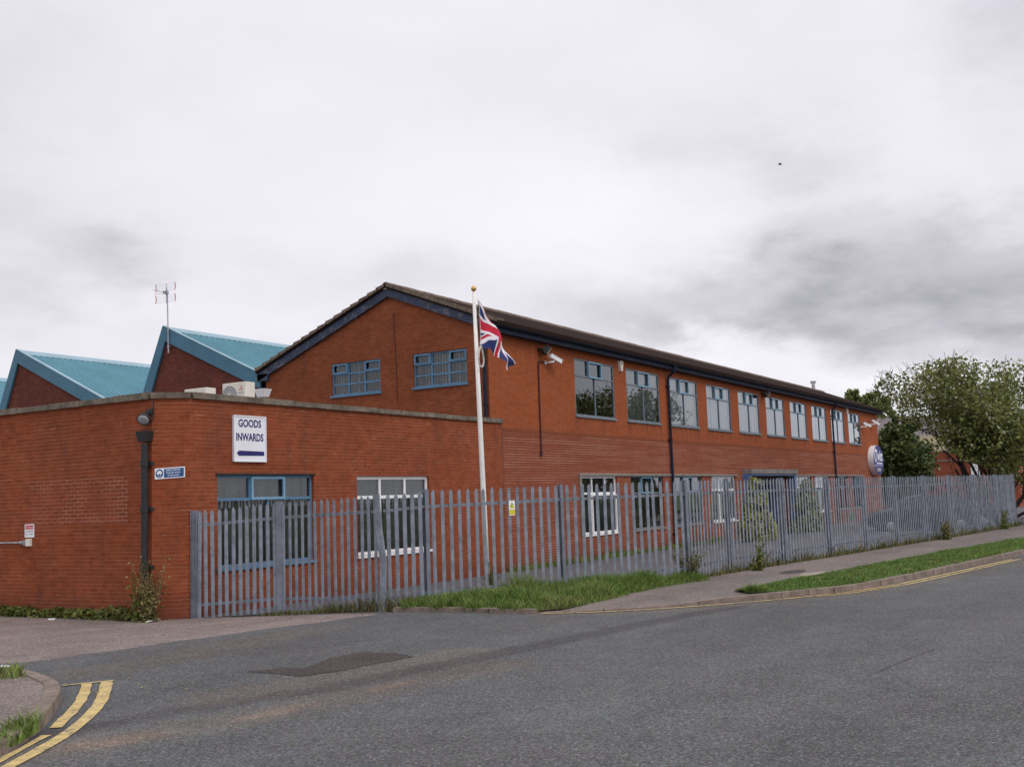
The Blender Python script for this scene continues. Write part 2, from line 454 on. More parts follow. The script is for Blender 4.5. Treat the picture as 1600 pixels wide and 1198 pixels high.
wear(m_yline, 0.52, 0.62)
m_kerb = paint('kerb_stone', (0.20, 0.155, 0.13), 0.95, 0.25, 4.0, dirt=(0.09, 0.07, 0.055), dirt_amt=0.7, bump=0.3)
m_bark = paint('bark', (0.055, 0.042, 0.034), 0.95, 0.3, 9.0)
m_soil = paint('soil', (0.06, 0.055, 0.025), 0.95, 0.35, 3.0, dirt=(0.05, 0.075, 0.02), dirt_amt=0.8)
m_turf = paint('turf', (0.075, 0.125, 0.028), 0.95, 0.3, 3.0, dirt=(0.12, 0.12, 0.05), dirt_amt=0.6)
m_car = paint('dark_car_paint', (0.016, 0.019, 0.026), 0.4, 0.08, 2, spec=0.25)
m_tyre = paint('tyre_rubber', (0.02, 0.02, 0.02), 0.9)
m_paper = paint('paper', (0.75, 0.75, 0.78), 0.8, 0.1, 9)
m_grass = leaf_mat('grass_blades', (0.125, 0.215, 0.038), (0.195, 0.245, 0.066), (0.26, 0.22, 0.10), 0.6, 0.3)
m_verge = leaf_mat('verge_blades', (0.105, 0.195, 0.034), (0.150, 0.215, 0.052), (0.26, 0.22, 0.11), 0.6, 0.3)
m_weed = leaf_mat('weed_leaves', (0.085, 0.125, 0.026), (0.15, 0.165, 0.040), (0.2, 0.13, 0.05), 0.6, 0.25)
m_dry = leaf_mat('dry_weed_leaves', (0.23, 0.185, 0.08), (0.15, 0.14, 0.05), (0.30, 0.2, 0.07), 0.8, 0.2)
m_brush = leaf_mat('scrub_leaves', (0.12, 0.135, 0.040), (0.165, 0.15, 0.065), (0.16, 0.07, 0.04), 0.7, 0.25)
m_sorb = leaf_mat('broad_leaves', (0.130, 0.155, 0.036), (0.200, 0.215, 0.062), (0.50, 0.52, 0.38), 0.5, 0.32)
m_ivy = leaf_mat('ivy_leaves', (0.065, 0.095, 0.024), (0.10, 0.125, 0.034), (0.2, 0.2, 0.08), 0.5, 0.15)
m_pop = leaf_mat('poplar_leaves', (0.16, 0.21, 0.06), (0.20, 0.23, 0.075), None, 0.55, 0.4)
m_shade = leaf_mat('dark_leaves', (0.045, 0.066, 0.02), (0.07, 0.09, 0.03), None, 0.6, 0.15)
m_gold_leaf = leaf_mat('golden_conifer', (0.42, 0.41, 0.15), (0.34, 0.35, 0.12), None, 0.7, 0.2)
m_gcon = leaf_mat('green_conifer', (0.28, 0.32, 0.13), (0.33, 0.35, 0.14), None, 0.7, 0.2)
m_road = asphalt('road_asphalt', (0.108, 0.111, 0.112), (0.099, 0.094, 0.094), 0.26, 0.8)


def road_wear(m):
    """a bitumen band, sand washed along a rut and dust by the edges: all lying on the surface"""
    kk = NT(m.node_tree)
    b = kk.n['Principled BSDF']
    src = b.inputs['Base Color'].links[0].from_socket
    p = geo_pos(kk)
    n = kk.math('ADD', kk.math('MULTIPLY', kk.noise(p, 2.6, 6, 0.7), 0.6), kk.math('MULTIPLY', kk.noise(p, 34, 3, 0.7), 0.4))
    for nm, tint, lo, hi, amt in (('dust', (1.22, 1.08, .96), .55, 1.1, .8), ('tar', (.66, .60, .62), .62, 1.0, .85), ('sand', (1.50, 1.25, 1.06), .60, 1.10, .8)):
        at = kk.node('ShaderNodeAttribute', attribute_name=nm)
        f = kk.math('MULTIPLY', kk.ramp(kk.math('ADD', at.outputs['Fac'], kk.math('MULTIPLY', n, kk.math('GREATER_THAN', at.outputs['Fac'], 0.001))), lo, hi), amt)
        src = kk.mix(f, src, kk.mix(1.0, src, tint, 'MULTIPLY'))
    kk.put(b.inputs['Base Color'], src)


road_wear(m_road)
m_yard = asphalt('yard_asphalt', (0.125, 0.120, 0.130), (0.115, 0.105, 0.11), 0.15, 0.4)
m_tar = asphalt('crack_filler', (0.070, 0.064, 0.066), (0.062, 0.056, 0.056), 0.3, 0.5)
m_patch = asphalt('old_patch', (0.058, 0.049, 0.048), (0.095, 0.074, 0.060), 0.35, 0.9)
m_pink = asphalt('pink_tarmac', (0.250, 0.200, 0.180), (0.200, 0.166, 0.152), 0.20, 0.8, tarry=0.55)
m_pave = asphalt('footway_tarmac', (0.205, 0.168, 0.148), (0.165, 0.146, 0.136), 0.20, 0.8, tarry=0.45)
m_slab = paint('pale_concrete_slab', (0.30, 0.25, 0.20), 0.95, 0.15, 3.0, bump=0.2)
m_cover = paint('iron_cover', (0.045, 0.038, 0.035), 0.8, 0.2, 8.0)
m_corr = paint('weathered_sheet', (0.19, 0.165, 0.165), 0.9, 0.2, 0.8, dirt=(0.10, 0.085, 0.085), dirt_amt=0.5)
m_crw = paint('cream_cladding', (0.52, 0.44, 0.28), 0.7, 0.1, 1.0)


def tile_mat():
    m, kk, b = mat('roof_tiles')
    uv = kk.node('ShaderNodeUVMap').outputs[0]
    p = geo_pos(kk)
    bt = kk.node('ShaderNodeTexBrick')
    kk.put(bt.inputs['Vector'], uv)
    bt.inputs['Scale'].default_value = 1.0
    bt.inputs['Brick Width'].default_value = 0.30
    bt.inputs['Row Height'].default_value = 0.32
    bt.inputs['Mortar Size'].default_value = 0.012
    kk.put(bt.inputs['Color1'], (0.027, 0.014, 0.011))
    kk.put(bt.inputs['Color2'], (0.020, 0.011, 0.009))
    kk.put(bt.inputs['Mortar'], (0.022, 0.015, 0.013))
    c = kk.mix(kk.math('MULTIPLY', kk.ramp(kk.noise(p, 1.2, 6, 0.7), 0.45, 0.75), 0.5), bt.outputs['Color'], (0.038, 0.022, 0.016))
    c = kk.mix(kk.math('MULTIPLY', kk.ramp(kk.noise(p, 6, 4, 0.7), 0.66, 0.76), 0.3), c, (0.12, 0.10, 0.08))
    kk.put(b.inputs['Base Color'], c)
    b.inputs['Roughness'].default_value = 1.0
    b.inputs['Specular IOR Level'].default_value = 0.05
    bp = kk.node('ShaderNodeBump')
    bp.inputs['Strength'].default_value = 0.7
    bp.inputs['Distance'].default_value = 0.03
    kk.put(bp.inputs['Height'], kk.math('SUBTRACT', 1.0, bt.outputs['Fac']))
    kk.l.new(bp.outputs[0], b.inputs['Normal'])
    return m


m_tile = tile_mat()
m_lichen = paint('lichened_tile', (0.17, 0.13, 0.10), 0.95, 0.3, 6.0, dirt=(0.07, 0.045, 0.035), dirt_amt=0.8)


# ------------------------------------------------------------------ mesh building
class MB:
    def __init__(s):
        s.v, s.f, s.m = [], [], []

    def face(s, pts, mi=0):
        i = len(s.v)
        s.v.extend([tuple(p) for p in pts])
        s.f.append(tuple(range(i, i + len(pts))))
        s.m.append(mi)

    def box(s, a, b, mi=0):
        x0, x1 = sorted((a[0], b[0])); y0, y1 = sorted((a[1], b[1])); z0, z1 = sorted((a[2], b[2]))
        s.hexa([(x0, y0, z0), (x1, y0, z0), (x1, y1, z0), (x0, y1, z0), (x0, y0, z1), (x1, y0, z1), (x1, y1, z1), (x0, y1, z1)], mi)

    def hexa(s, p, mi=0):
        i = len(s.v)
        s.v.extend([tuple(q) for q in p])
        for q in ((0, 3, 2, 1), (4, 5, 6, 7), (0, 1, 5, 4), (1, 2, 6, 5), (2, 3, 7, 6), (3, 0, 4, 7)):
            s.f.append(tuple(i + j for j in q)); s.m.append(mi)

    def beam(s, a, b, w, h, up=(0, 0, 1), mi=0):
        a, b = Vector(a), Vector(b)
        d = (b - a).normalized()
        up = Vector(up)
        sd_ = d.cross(up)
        if sd_.length < 1e-4:
            sd_ = d.cross(Vector((1, 0, 0)))
        sd_.normalize()
        up = sd_.cross(d).normalized()
        q = []
        for e in (a, b):
            for (i, j) in ((-1, -1), (1, -1), (1, 1), (-1, 1)):
                q.append(e + sd_ * (w / 2 * i) + up * (h / 2 * j))
        s.hexa(q, mi)

    def tube(s, pts, rad, n=8, mi=0, caps=True):
        pts = [Vector(p) for p in pts]
        rads = rad if isinstance(rad, (list, tuple)) else [rad] * len(pts)
        base = len(s.v)
        prev = None
        for i, p in enumerate(pts):
            d = (pts[min(i + 1, len(pts) - 1)] - pts[max(i - 1, 0)]).normalized()
            if prev is None:
                a = d.cross(Vector((0, 0, 1)))
                if a.length < 1e-3:
                    a = d.cross(Vector((1, 0, 0)))
            else:
                a = prev - d * prev.dot(d)
            a.normalize(); prev = a
            b = d.cross(a)
            for j in range(n):
                t = 2 * math.pi * j / n
                s.v.append(tuple(p + a * (math.cos(t) * rads[i]) + b * (math.sin(t) * rads[i])))
        for i in range(len(pts) - 1):
            for j in range(n):
                s.f.append((base + i * n + j, base + i * n + (j + 1) % n, base + (i + 1) * n + (j + 1) % n, base + (i + 1) * n + j)); s.m.append(mi)
        if caps:
            s.f.append(tuple(base + j for j in range(n - 1, -1, -1))); s.m.append(mi)
            e = base + (len(pts) - 1) * n
            s.f.append(tuple(e + j for j in range(n))); s.m.append(mi)

    def lathe(s, c, prof, n=20, axis=(0, 0, 1), mi=0):
        """prof = [(radius, height along axis)]"""
        ax = Vector(axis).normalized()
        c = Vector(c)
        a = ax.cross(Vector((0, 0, 1)))
        if a.length < 1e-3:
            a = Vector((1, 0, 0))
        a.normalize(); b = ax.cross(a)
        base = len(s.v)
        for (r0, h) in prof:
            for j in range(n):
                t = 2 * math.pi * j / n
                s.v.append(tuple(c + ax * h + a * (math.cos(t) * r0) + b * (math.sin(t) * r0)))
        for i in range(len(prof) - 1):
            for j in range(n):
                s.f.append((base + i * n + j, base + i * n + (j + 1) % n, base + (i + 1) * n + (j + 1) % n, base + (i + 1) * n + j)); s.m.append(mi)
        s.f.append(tuple(base + j for j in range(n - 1, -1, -1))); s.m.append(mi)
        e = base + (len(prof) - 1) * n
        s.f.append(tuple(e + j for j in range(n))); s.m.append(mi)

    def build(s, name, mats, parent=None, smooth=False, bevel=0.0):
        me = bpy.data.meshes.new(name)
        me.from_pydata(s.v, [], s.f)
        mats = mats if isinstance(mats, (list, tuple)) else [mats]
        for mm in mats:
            me.materials.append(mm)
        if len(mats) > 1:
            me.polygons.foreach_set('material_index', s.m)
        me.update()
        uvl = me.uv_layers.new(name='UVMap')
        buf = [0.0] * (2 * len(me.loops))
        vs = me.vertices
        for p in me.polygons:
            n = p.normal
            if abs(n.z) > 0.9:
                for li in p.loop_indices:
                    co = vs[me.loops[li].vertex_index].co
                    buf[2 * li], buf[2 * li + 1] = co.x, co.y
            else:
                t = Vector((-n.y, n.x, 0)).normalized()
                sl = max(0.2, math.hypot(n.x, n.y))
                for li in p.loop_indices:
                    co = vs[me.loops[li].vertex_index].co
                    buf[2 * li], buf[2 * li + 1] = co.x * t.x + co.y * t.y, co.z / sl
        uvl.data.foreach_set('uv', buf)
        if smooth:
            me.polygons.foreach_set('use_smooth', [True] * len(me.polygons))
        o = bpy.data.objects.new(name, me)
        C.objects.link(o)
        if parent is not None:
            o.parent = parent
            o.matrix_parent_inverse = parent_inv(parent)
        if bevel:
            md = o.modifiers.new('edge', 'BEVEL')
            md.width = bevel
            md.segments = 2
            md.limit_method = 'ANGLE'
        return o


def parent_inv(p):
    mtx = Matrix.Identity(4)
    q = p
    while q is not None:
        mtx = Matrix.Translation(q.location) @ (q.matrix_parent_inverse if q.parent else Matrix.Identity(4)) @ mtx if False else mtx
        q = q.parent
    # every root is an Empty with a pure translation; parts sit at the world origin
    root = p
    while root.parent:
        root = root.parent
    return Matrix.Translation(-root.location) if p is root else Matrix.Identity(4)


def thing(name, label, cat, loc=(0, 0, 0), group=None):
    o = bpy.data.objects.new(name, None)
    o.empty_display_size = 0.2
    C.objects.link(o)
    o.location = loc
    o['label'] = label
    o['category'] = cat
    if group:
        o['group'] = group
    return o


def tag(o, label=None, cat=None, group=None, kind=None):
    if label: o['label'] = label
    if cat: o['category'] = cat
    if group: o['group'] = group
    if kind: o['kind'] = kind
    return o


def struct(o, label=None):
    o['kind'] = 'structure'
    if label:
        o['label'] = label
        o['category'] = o.name.split('.')[0].replace('_', ' ')
    return o


# wall frames: u runs along the wall as seen from outside (left to right), d is outwards
def FAC(Y):   # faces -Y
    return lambda u, z, d: (u, Y - d, z)


def LEFT(Xp):  # faces -X, u = -Y
    return lambda u, z, d: (Xp - d, -u, z)


def wall_open(mb, F, u0, u1, z0, top, holes, th=0.28, reveal=0.12, cuts=()):
    """front and back faces with rectangular holes, and their reveals. top: number or function(u)"""
    tf = top if callable(top) else (lambda u: top)
    us = sorted(set([u0, u1] + [h[0] for h in holes] + [h[1] for h in holes] + list(cuts)))
    for a, b in zip(us[:-1], us[1:]):
        hs = sorted([(h[2], h[3]) for h in holes if h[0] <= a + 1e-6 and h[1] >= b - 1e-6])
        z = z0
        spans = []
        for (h0, h1) in hs:
            if h0 > z + 1e-6:
                spans.append((z, h0, z, h0))
            z = h1
        spans.append((z, tf(a), z, tf(b)))
        for (za0, za1, zb0, zb1) in spans:
            mb.face([F(a, za0, 0), F(b, zb0, 0), F(b, zb1, 0), F(a, za1, 0)])
            mb.face([F(b, zb0, -th), F(a, za0, -th), F(a, za1, -th), F(b, zb1, -th)])
    for (a, b, c, d) in holes:
        mb.face([F(a, c, 0), F(a, d, 0), F(a, d, -th), F(a, c, -th)])
        mb.face([F(b, d, 0), F(b, c, 0), F(b, c, -th), F(b, d, -th)])
        mb.face([F(a, d, 0), F(b, d, 0), F(b, d, -th), F(a, d, -th)])
        mb.face([F(b, c, 0), F(a, c, 0), F(a, c, -th), F(b, c, -th)])
    mb.face([F(u0, z0, 0), F(u0, tf(u0), 0), F(u0, tf(u0), -th), F(u0, z0, -th)])
    mb.face([F(u1, tf(u1), 0), F(u1, z0, 0), F(u1, z0, -th), F(u1, tf(u1), -th)])


def fbox(mb, F, u0, u1, z0, z1, d0, d1, mi=0):
    mb.box(F(u0, z0, d0), F(u1, z1, d1), mi)


def window(parent, F, u0, u1, z0, z1, vbars, hbars, fm, vent=None, vm=None, set_=0.06, fw=0.045, sill=True,
           sill_m=None, blind=None, blind_m=None, label=None, seed=0):
    """vbars: (u, z_from, z_to) as fractions; hbars: (z, u_from, u_to) as fractions; vent: fraction rectangles of opening lights"""
    w, h = u1 - u0, z1 - z0
    q = random.Random(seed)
    mb = MB()
    dp0, dp1 = -set_ - 0.05, -set_
    fbox(mb, F, u0, u1, z0, z0 + fw, dp0, dp1)
    fbox(mb, F, u0, u1, z1 - fw, z1, dp0, dp1)
    fbox(mb, F, u0, u0 + fw, z0 + fw, z1 - fw, dp0, dp1)
    fbox(mb, F, u1 - fw, u1, z0 + fw, z1 - fw, dp0, dp1)
    for (zf, a, b) in hbars:
        zc = z0 + h * zf
        fbox(mb, F, u0 + w * a + (fw if a == 0 else 0), u0 + w * b - (fw if b == 1 else 0), zc - fw * .5, zc + fw * .5, dp0 + .003, dp1 + .003)
    for (uf, a, b) in vbars:
        uc = u0 + w * uf
        fbox(mb, F, uc - fw * .45, uc + fw * .45, z0 + h * a + (fw if a == 0 else fw * .5), z0 + h * b - (fw if b == 1 else fw * .5), dp0 + .001, dp1 + .001)
    o = mb.build('window', fm, parent)
    if label:
        o['label'] = label
    g = MB()
    gd = -set_ - 0.03
    g.face([F(u0 + fw * .5, z0 + fw * .5, gd), F(u1 - fw * .5, z0 + fw * .5, gd), F(u1 - fw * .5, z1 - fw * .5, gd), F(u0 + fw * .5, z1 - fw * .5, gd)])
    g.build('pane', m_glass, o)
    for (a, b, c, d) in (vent or ()):
        vb = MB()
        A, B, Cz, D = u0 + w * a, u0 + w * b, z0 + h * c, z0 + h * d
        t = 0.05
        e0, e1 = dp1 + .004, dp1 + .04
        fbox(vb, F, A, B, Cz, Cz + t, e0, e1); fbox(vb, F, A, B, D - t, D, e0, e1)
        fbox(vb, F, A, A + t, Cz + t, D - t, e0, e1); fbox(vb, F, B - t, B, Cz + t, D - t, e0, e1)
        vb.build('opening_light', vm or fm, o)
    if sill:
        sb = MB()
        fbox(sb, F, u0 - .03, u1 + .03, z0 - 0.055, z0 - .002, -set_ - .06, 0.05)
        sb.build('sill', sill_m or fm, o)
    if blind:
        bb = MB()
        a = u0 + 0.05
        open_, zlow = blind
        while a < u1 - 0.07:
            if q.random() > 0.07:
                tw = open_ + q.uniform(-.16, .16)
                cx_, wd = a + .045, .085
                du, dd = math.cos(tw) * wd / 2, math.sin(tw) * wd / 2
                bd = -set_ - 0.16
                zt = z1 - .03
                zl = z0 + h * zlow
                bb.face([F(cx_ - du, zl, bd - dd), F(cx_ + du, zl, bd + dd), F(cx_ + du, zt, bd + dd), F(cx_ - du, zt, bd - dd)])
            a += 0.092
        bb.build('vertical_blind', blind_m or m_blind, o)
    return o


def text_polys(body, size=1.0, bold=0.0, xs=1.0):
    cu = bpy.data.curves.new('lettering', 'FONT')
    cu.body = body
    cu.size = size
    cu.align_x = 'CENTER'
    cu.offset = bold
    cu.resolution_u = 3
    ob = bpy.data.objects.new('lettering', cu)
    C.objects.link(ob)
    bpy.context.view_layer.update()
    dg = bpy.context.evaluated_depsgraph_get()
    me = bpy.data.meshes.new_from_object(ob.evaluated_get(dg))
    vs = [(v.co.x * xs, v.co.y) for v in me.vertices]
    fs = [tuple(p.vertices) for p in me.polygons]
    C.objects.unlink(ob)
    bpy.data.objects.remove(ob)
    bpy.data.curves.remove(cu)
    bpy.data.meshes.remove(me)
    return vs, fs


def text_into(mb, F, body, uc, zb, size, d, bold=0.0, xs=1.0, mi=0):
    vs, fs = text_polys(body, size, bold, xs)
    i = len(mb.v)
    mb.v.extend([F(uc + x, zb + y, d) for x, y in vs])
    for f in fs:
        mb.f.append(tuple(i + j for j in f)); mb.m.append(mi)


def text_fit(mb, F, body, uc, zb, width, cap, d, bold=0.0, mi=0):
    vs, fs = text_polys(body, 1.0, bold)
    x0, x1 = min(v[0] for v in vs), max(v[0] for v in vs)
    y0, y1 = min(v[1] for v in vs), max(v[1] for v in vs)
    i = len(mb.v)
    mb.v.extend([F(uc + ((x - x0) / (x1 - x0) - .5) * width, zb + (y - y0) / (y1 - y0) * cap, d) for x, y in vs])
    for f in fs:
        mb.f.append(tuple(i + j for j in f)); mb.m.append(mi)


# ------------------------------------------------------------------ ground
def gz(x, y):
    """height of the bare ground: level road, dipping a little to the foot of the buildings"""
    dx, dy = max(0.0, 13.26 - x), max(0.0, 14.85 - y)
    t = max(0.0, min(1.0, math.hypot(dx, dy) / 4.2))
    t = t * t * (3 - 2 * t)
    return -0.13 * (1 - t)


def sheet(name, poly, m, off, z=None, jitter=0.0, step=0.25):
    pts = []
    n = len(poly)
    for i in range(n):
        a, b = Vector(poly[i]), Vector(poly[(i + 1) % n])
        cnt = max(1, int((b - a).length / step))
        for j in range(cnt):
            p = a.lerp(b, j / cnt)
            if jitter:
                p = p + Vector((rnd.uniform(-jitter, jitter), rnd.uniform(-jitter, jitter)))
            pts.append(Vector((p.x, p.y, 0)))
    mb = MB()
    mb.v = [(p.x, p.y, (gz(p.x, p.y) if z is None else (z(p.x, p.y) if callable(z) else z)) + off) for p in pts]
    for t in tessellate_polygon([pts]):
        a, b, c = [Vector(mb.v[i]) for i in t]
        if (b - a).cross(c - a).z < 0:
            t = (t[0], t[2], t[1])
        mb.f.append(tuple(t)); mb.m.append(0)
    return mb.build(name, m)


def resample(pl, n):
    pl = [Vector(p) for p in pl]
    L = [0]
    for a, b in zip(pl[:-1], pl[1:]):
        L.append(L[-1] + (b - a).length)
    out = []
    for i in range(n):
        s = L[-1] * i / (n - 1)
        j = 0
        while j < len(pl) - 2 and L[j + 1] < s:
            j += 1
        t = (s - L[j]) / max(1e-9, L[j + 1] - L[j])
        out.append(pl[j].lerp(pl[j + 1], t))
    return out


def loft(name, A, B, m, nu, nv, zf):
    a, b = resample(A, nu), resample(B, nu)
    mb = MB()
    for i in range(nu):
        for j in range(nv):
            p = a[i].lerp(b[i], j / (nv - 1))
            mb.v.append((p.x, p.y, zf(p, j / (nv - 1))))
    up = None
    for i in range(nu - 1):
        for j in range(nv - 1):
            q = (i * nv + j, (i + 1) * nv + j, (i + 1) * nv + j + 1, i * nv + j + 1)
            n = (Vector(mb.v[q[1]]) - Vector(mb.v[q[0]])).cross(Vector(mb.v[q[2]]) - Vector(mb.v[q[0]]))
            mb.f.append(q if n.z >= 0 else q[::-1]); mb.m.append(0)
    return mb.build(name, m)


def ribbon(name, pts, w, m, off, jitter=0.0, step=0.2):
    L = sum((Vector(b) - Vector(a)).length for a, b in zip(pts[:-1], pts[1:]))
    n = max(3, int(L / step))
    c = resample([Vector((p[0], p[1], 0)) for p in pts], n)
    # soften the corners of the polyline
    for _ in range(3):
        c = [c[0]] + [(c[i - 1] + c[i] * 2 + c[i + 1]) / 4 for i in range(1, n - 1)] + [c[-1]]
    mb = MB()
    ws = w if callable(w) else (lambda t: w)
    for i, p in enumerate(c):
        d = (c[min(i + 1, n - 1)] - c[max(i - 1, 0)]).normalized()
        s = Vector((-d.y, d.x, 0))
        hw = ws(i / (n - 1)) / 2
        for sg in (1, -1):
            q = p + s * (sg * hw + rnd.uniform(-jitter, jitter))
            mb.v.append((q.x, q.y, gz(q.x, q.y) + off))
    for i in range(n - 1):
        mb.f.append((2 * i, 2 * i + 1, 2 * i + 3, 2 * i + 2)); mb.m.append(0)
    o = mb.build(name, m)
    at = o.data.attributes.new('across', 'FLOAT', 'POINT')
    at.data.foreach_set('value', [v for i in range(n) for v in ((1.0, -1.0) if 2 < i < n - 3 else (1.3, 1.3))])
    return o


g = MB()
g.face([(-900, -900, -0.45), (1500, -900, -0.45), (1500, 900, -0.45), (-900, 900, -0.45)])
struct(g.build('ground', m_turf))

TAR = [(16.9, 5.62), (16.1, 5.82), (14.64, 6.18), (12.32, 6.51), (10.54, 6.8), (9.12, 6.98), (8.13, 7.2), (7.54, 7.4), (6.9, 7.62), (6.0, 7.9), (5.0, 8.2)]
SAN = [(10.2, 6.32), (9.67, 6.40), (8.99, 6.55), (8.0, 6.66), (6.95, 6.79), (6.24, 7.02), (5.6, 7.25), (5.1, 7.42)]
DUS = [[(10.8, 7.15), (9.6, 7.3), (8.6, 7.5), (7.6, 7.8)], [(14.8, 8.2), (15.3, 7.2), (16.2, 6.25), (17.4, 5.4), (18.6, 4.7), (20.5, 4.1), (23.8, 3.5), (28, 2.9)], [(12.2, 10.6), (11, 10.6), (9.4, 10.4), (8.2, 10.5)]]


def seg_d(x, y, pl):
    best, bt, acc, tot = 1e9, 0.0, 0.0, 0.0
    for (ax, ay), (bx, by) in zip(pl[:-1], pl[1:]):
        dx, dy = bx - ax, by - ay
        L = math.hypot(dx, dy)
        t = max(0.0, min(1.0, ((x - ax) * dx + (y - ay) * dy) / (L * L)))
        d = math.hypot(x - ax - dx * t, y - ay - dy * t)
        if d < best:
            best, bt = d, acc + t * L
        acc += L
    return best, bt / acc


mb = MB()
xs = [-40 + 0.5 * i for i in range(0, 88)] + [4 + .08 * i for i in range(0, 182)] + [18.6 + .25 * i for i in range(0, 24)] + [24.6 + .5 * i for i in range(0, 132)]
ys = [-7 + 0.5 * i for i in range(0, 20)] + [3 + .08 * i for i in range(0, 76)] + [9.1 + .15 * i for i in range(0, 14)] + [11.2 + .25 * i for i in range(0, 24)] + [17.2 + .5 * i for i in range(0, 16)]
at_t, at_s, at_d = [], [], []
for x in xs:
    for y in ys:
        mb.v.append((x, y, gz(x, y)))
        a = b = c = 0.0
        if 3.5 < x < 29 and 2 < y < 11.4:
            d, t = seg_d(x, y, TAR)
            a = max(0, 1 - d / (.24 + .28 * t)) * min(1, t * 12) * (1 - .55 * t)
            d, t = seg_d(x, y, SAN)
            b = max(0, 1 - d / (.07 + .22 * t)) * (.55 + .45 * math.sin(23 * t + 1.0)) * min(1, t * 8)
            c = max(max(0, 1 - seg_d(x, y, pl)[0] / .65) for pl in DUS)
            c = max(c, .9 * max(0, 1 - seg_d(x, y, SAN)[0] / .6))
        at_t.append(a); at_s.append(b); at_d.append(c)
ny = len(ys)
for i in range(len(xs) - 1):
    for j in range(ny - 1):
        mb.f.append((i * ny + j, (i + 1) * ny + j, (i + 1) * ny + j + 1, i * ny + j + 1)); mb.m.append(0)
road = struct(mb.build('road', m_road))
for nm, vals in (('tar', at_t), ('sand', at_s), ('dust', at_d)):
    road.data.attributes.new(nm, 'FLOAT', 'POINT').data.foreach_set('value', vals)

# far side of the road (its trees show in the upstairs glass)
struct(sheet('far_verge', [(-40, -7), (40, -7), (140, -16), (140, -60), (-40, -60)], m_turf, 0.05, z=0.02, step=20))

# forecourt of pinkish tarmac along the side wall
pinkA = [(-30, 12.3), (4, 12.0), (8.08, 11.95), (8.98, 11.72), (9.99, 11.62), (10.96, 11.5), (12.1, 11.42), (12.9, 11.2), (13.45, 11.15), (14.1, 10.95)]
pinkB = [(-30, 45), (4, 45), (13.2, 45), (13.2, 38), (13.2, 30), (13.2, 24), (13.2, 19), (13.2, 16.0), (13.6, 14.86), (13.95, 14.6)]
struct(loft('forecourt', pinkA, pinkB, m_pink, 240, 110, lambda p, t: gz(p.x, p.y) - .006 + .017 * min(1, t * 26) + .004 * mnoise.noise(Vector((p.x * 2, p.y * 2, 0)))))

F0 = (13.77, 14.80); F1 = (14.53, 13.48); F2 = (14.54, 11.23); F3 = (15.05, 10.70); F4 = (17.5, 9.45); F5 = (19.82, 7.98)
FR = [F5, (21.94, 7.91), (24.47, 7.54), (27.05, 7.19), (29.4, 6.88), (31.75, 6.58), (34.25, 6.24), (36.84, 5.92), (39.6, 5.61), (42.45, 5.28), (45.32, 5.01)]
yardA = [F0, F1, F2, F3, F4, F5] + FR[1:] + [(60, 3.4), (90, 1.0)]
yardB = [(13.9, 14.86), (14.6, 14.86), (15.5, 14.86), (17, 14.86), (20, 14.9), (24, 15.0), (69.2, 15.0), (90, 15)]
struct(loft('yard', yardA, yardB, m_yard, 200, 14, lambda p, t: gz(p.x, p.y) + 0.011))

# footway behind a kerb, dropped to the road at the corner
KT = [(14.88, 8.55, .0), (15.33, 7.63, .012), (16.21, 6.74, .025), (17.03, 6.20, .07), (17.9, 5.45, .10), (18.58, 4.98, .10), (19.57, 4.68, .10), (22.62, 4.15, .10), (29.62, 3.14, .10), (45, .9, .10), (90, -6, .10)]
BK = [(15.15, 10.6, .07), (17.5, 9.35, .09), (19.82, 7.9, .10), (21.94, 7.83, .10), (27.23, 7.1, .10), (36.8, 5.85, .10), (45.3, 4.95, .10), (60, 3.3, .1), (90, .9, .1)]
struct(loft('pavement', KT, BK, m_pave, 160, 10, lambda p, t: p.z))
kb = MB()
ks = resample(KT, 150)
dist = 0
for i in range(len(ks) - 1):
    a, b = ks[i], ks[i + 1]
    d = (b - a); d.z = 0; d.normalize()
    s = Vector((d.y, -d.x, 0))
    gap = 0.006 if i % 2 else 0.0
    j0 = Vector((rnd.uniform(-.006, .006), rnd.uniform(-.006, .006), rnd.uniform(-.003, .006)))
    a2, b2 = a + d * gap + j0, b + j0
    top = .006
    kb.hexa([a2 + s * .13 - Vector((0, 0, a.z + .05)), b2 + s * .13 - Vector((0, 0, b.z + .05)), b2 - s * .0 - Vector((0, 0, b.z + .05)), a2 - Vector((0, 0, a.z + .05)),
             a2 + s * .115 + Vector((0, 0, top)), b2 + s * .115 + Vector((0, 0, top)), b2 + Vector((0, 0, top)), a2 + Vector((0, 0, top))])
struct(kb.build('kerb', m_kerb))
# kerb under the long grass on the access side
k2 = MB()
for (a, b) in (((14.45, 10.95), (14.66, 10.1)), ((14.665, 10.08), (14.70, 9.27)), ((14.70, 9.25), (14.71, 8.46))):
    k2.beam((a[0], a[1], .02), (b[0], b[1], .02), .14, .10)
struct(k2.build('kerb', m_kerb))

VF = [(17.42, 6.02), (17.91, 5.5), (18.58, 5.0), (19.57, 4.71), (22.62, 4.18), (29.62, 3.17), (45, .95), (90, -5.9)]
VB = [(17.75, 6.36), (18.6, 6.25), (20.29, 6.0), (23.48, 5.56), (28.0, 4.95), (35.48, 3.78), (45, 2.35), (90, -4.2)]
struct(loft('grass_verge', VF, VB, m_turf, 90, 6, lambda p, t: 0.104 + 0.03 * math.sin(math.pi * t)))
MOA = [(14.62, 10.9), (14.76, 10.0), (14.80, 9.2), (14.82, 8.45), (15.2, 8.2), (16.44, 8.05), (17.4, 7.95), (18.29, 7.83), (19.0, 7.72), (19.9, 7.55)]
MOB = [(14.8, 11.0), (15.05, 10.75), (15.5, 10.5), (16.2, 10.15), (17.5, 9.5), (18.0, 9.2), (18.7, 8.75), (19.3, 8.35), (19.8, 8.05), (20.1, 7.95)]


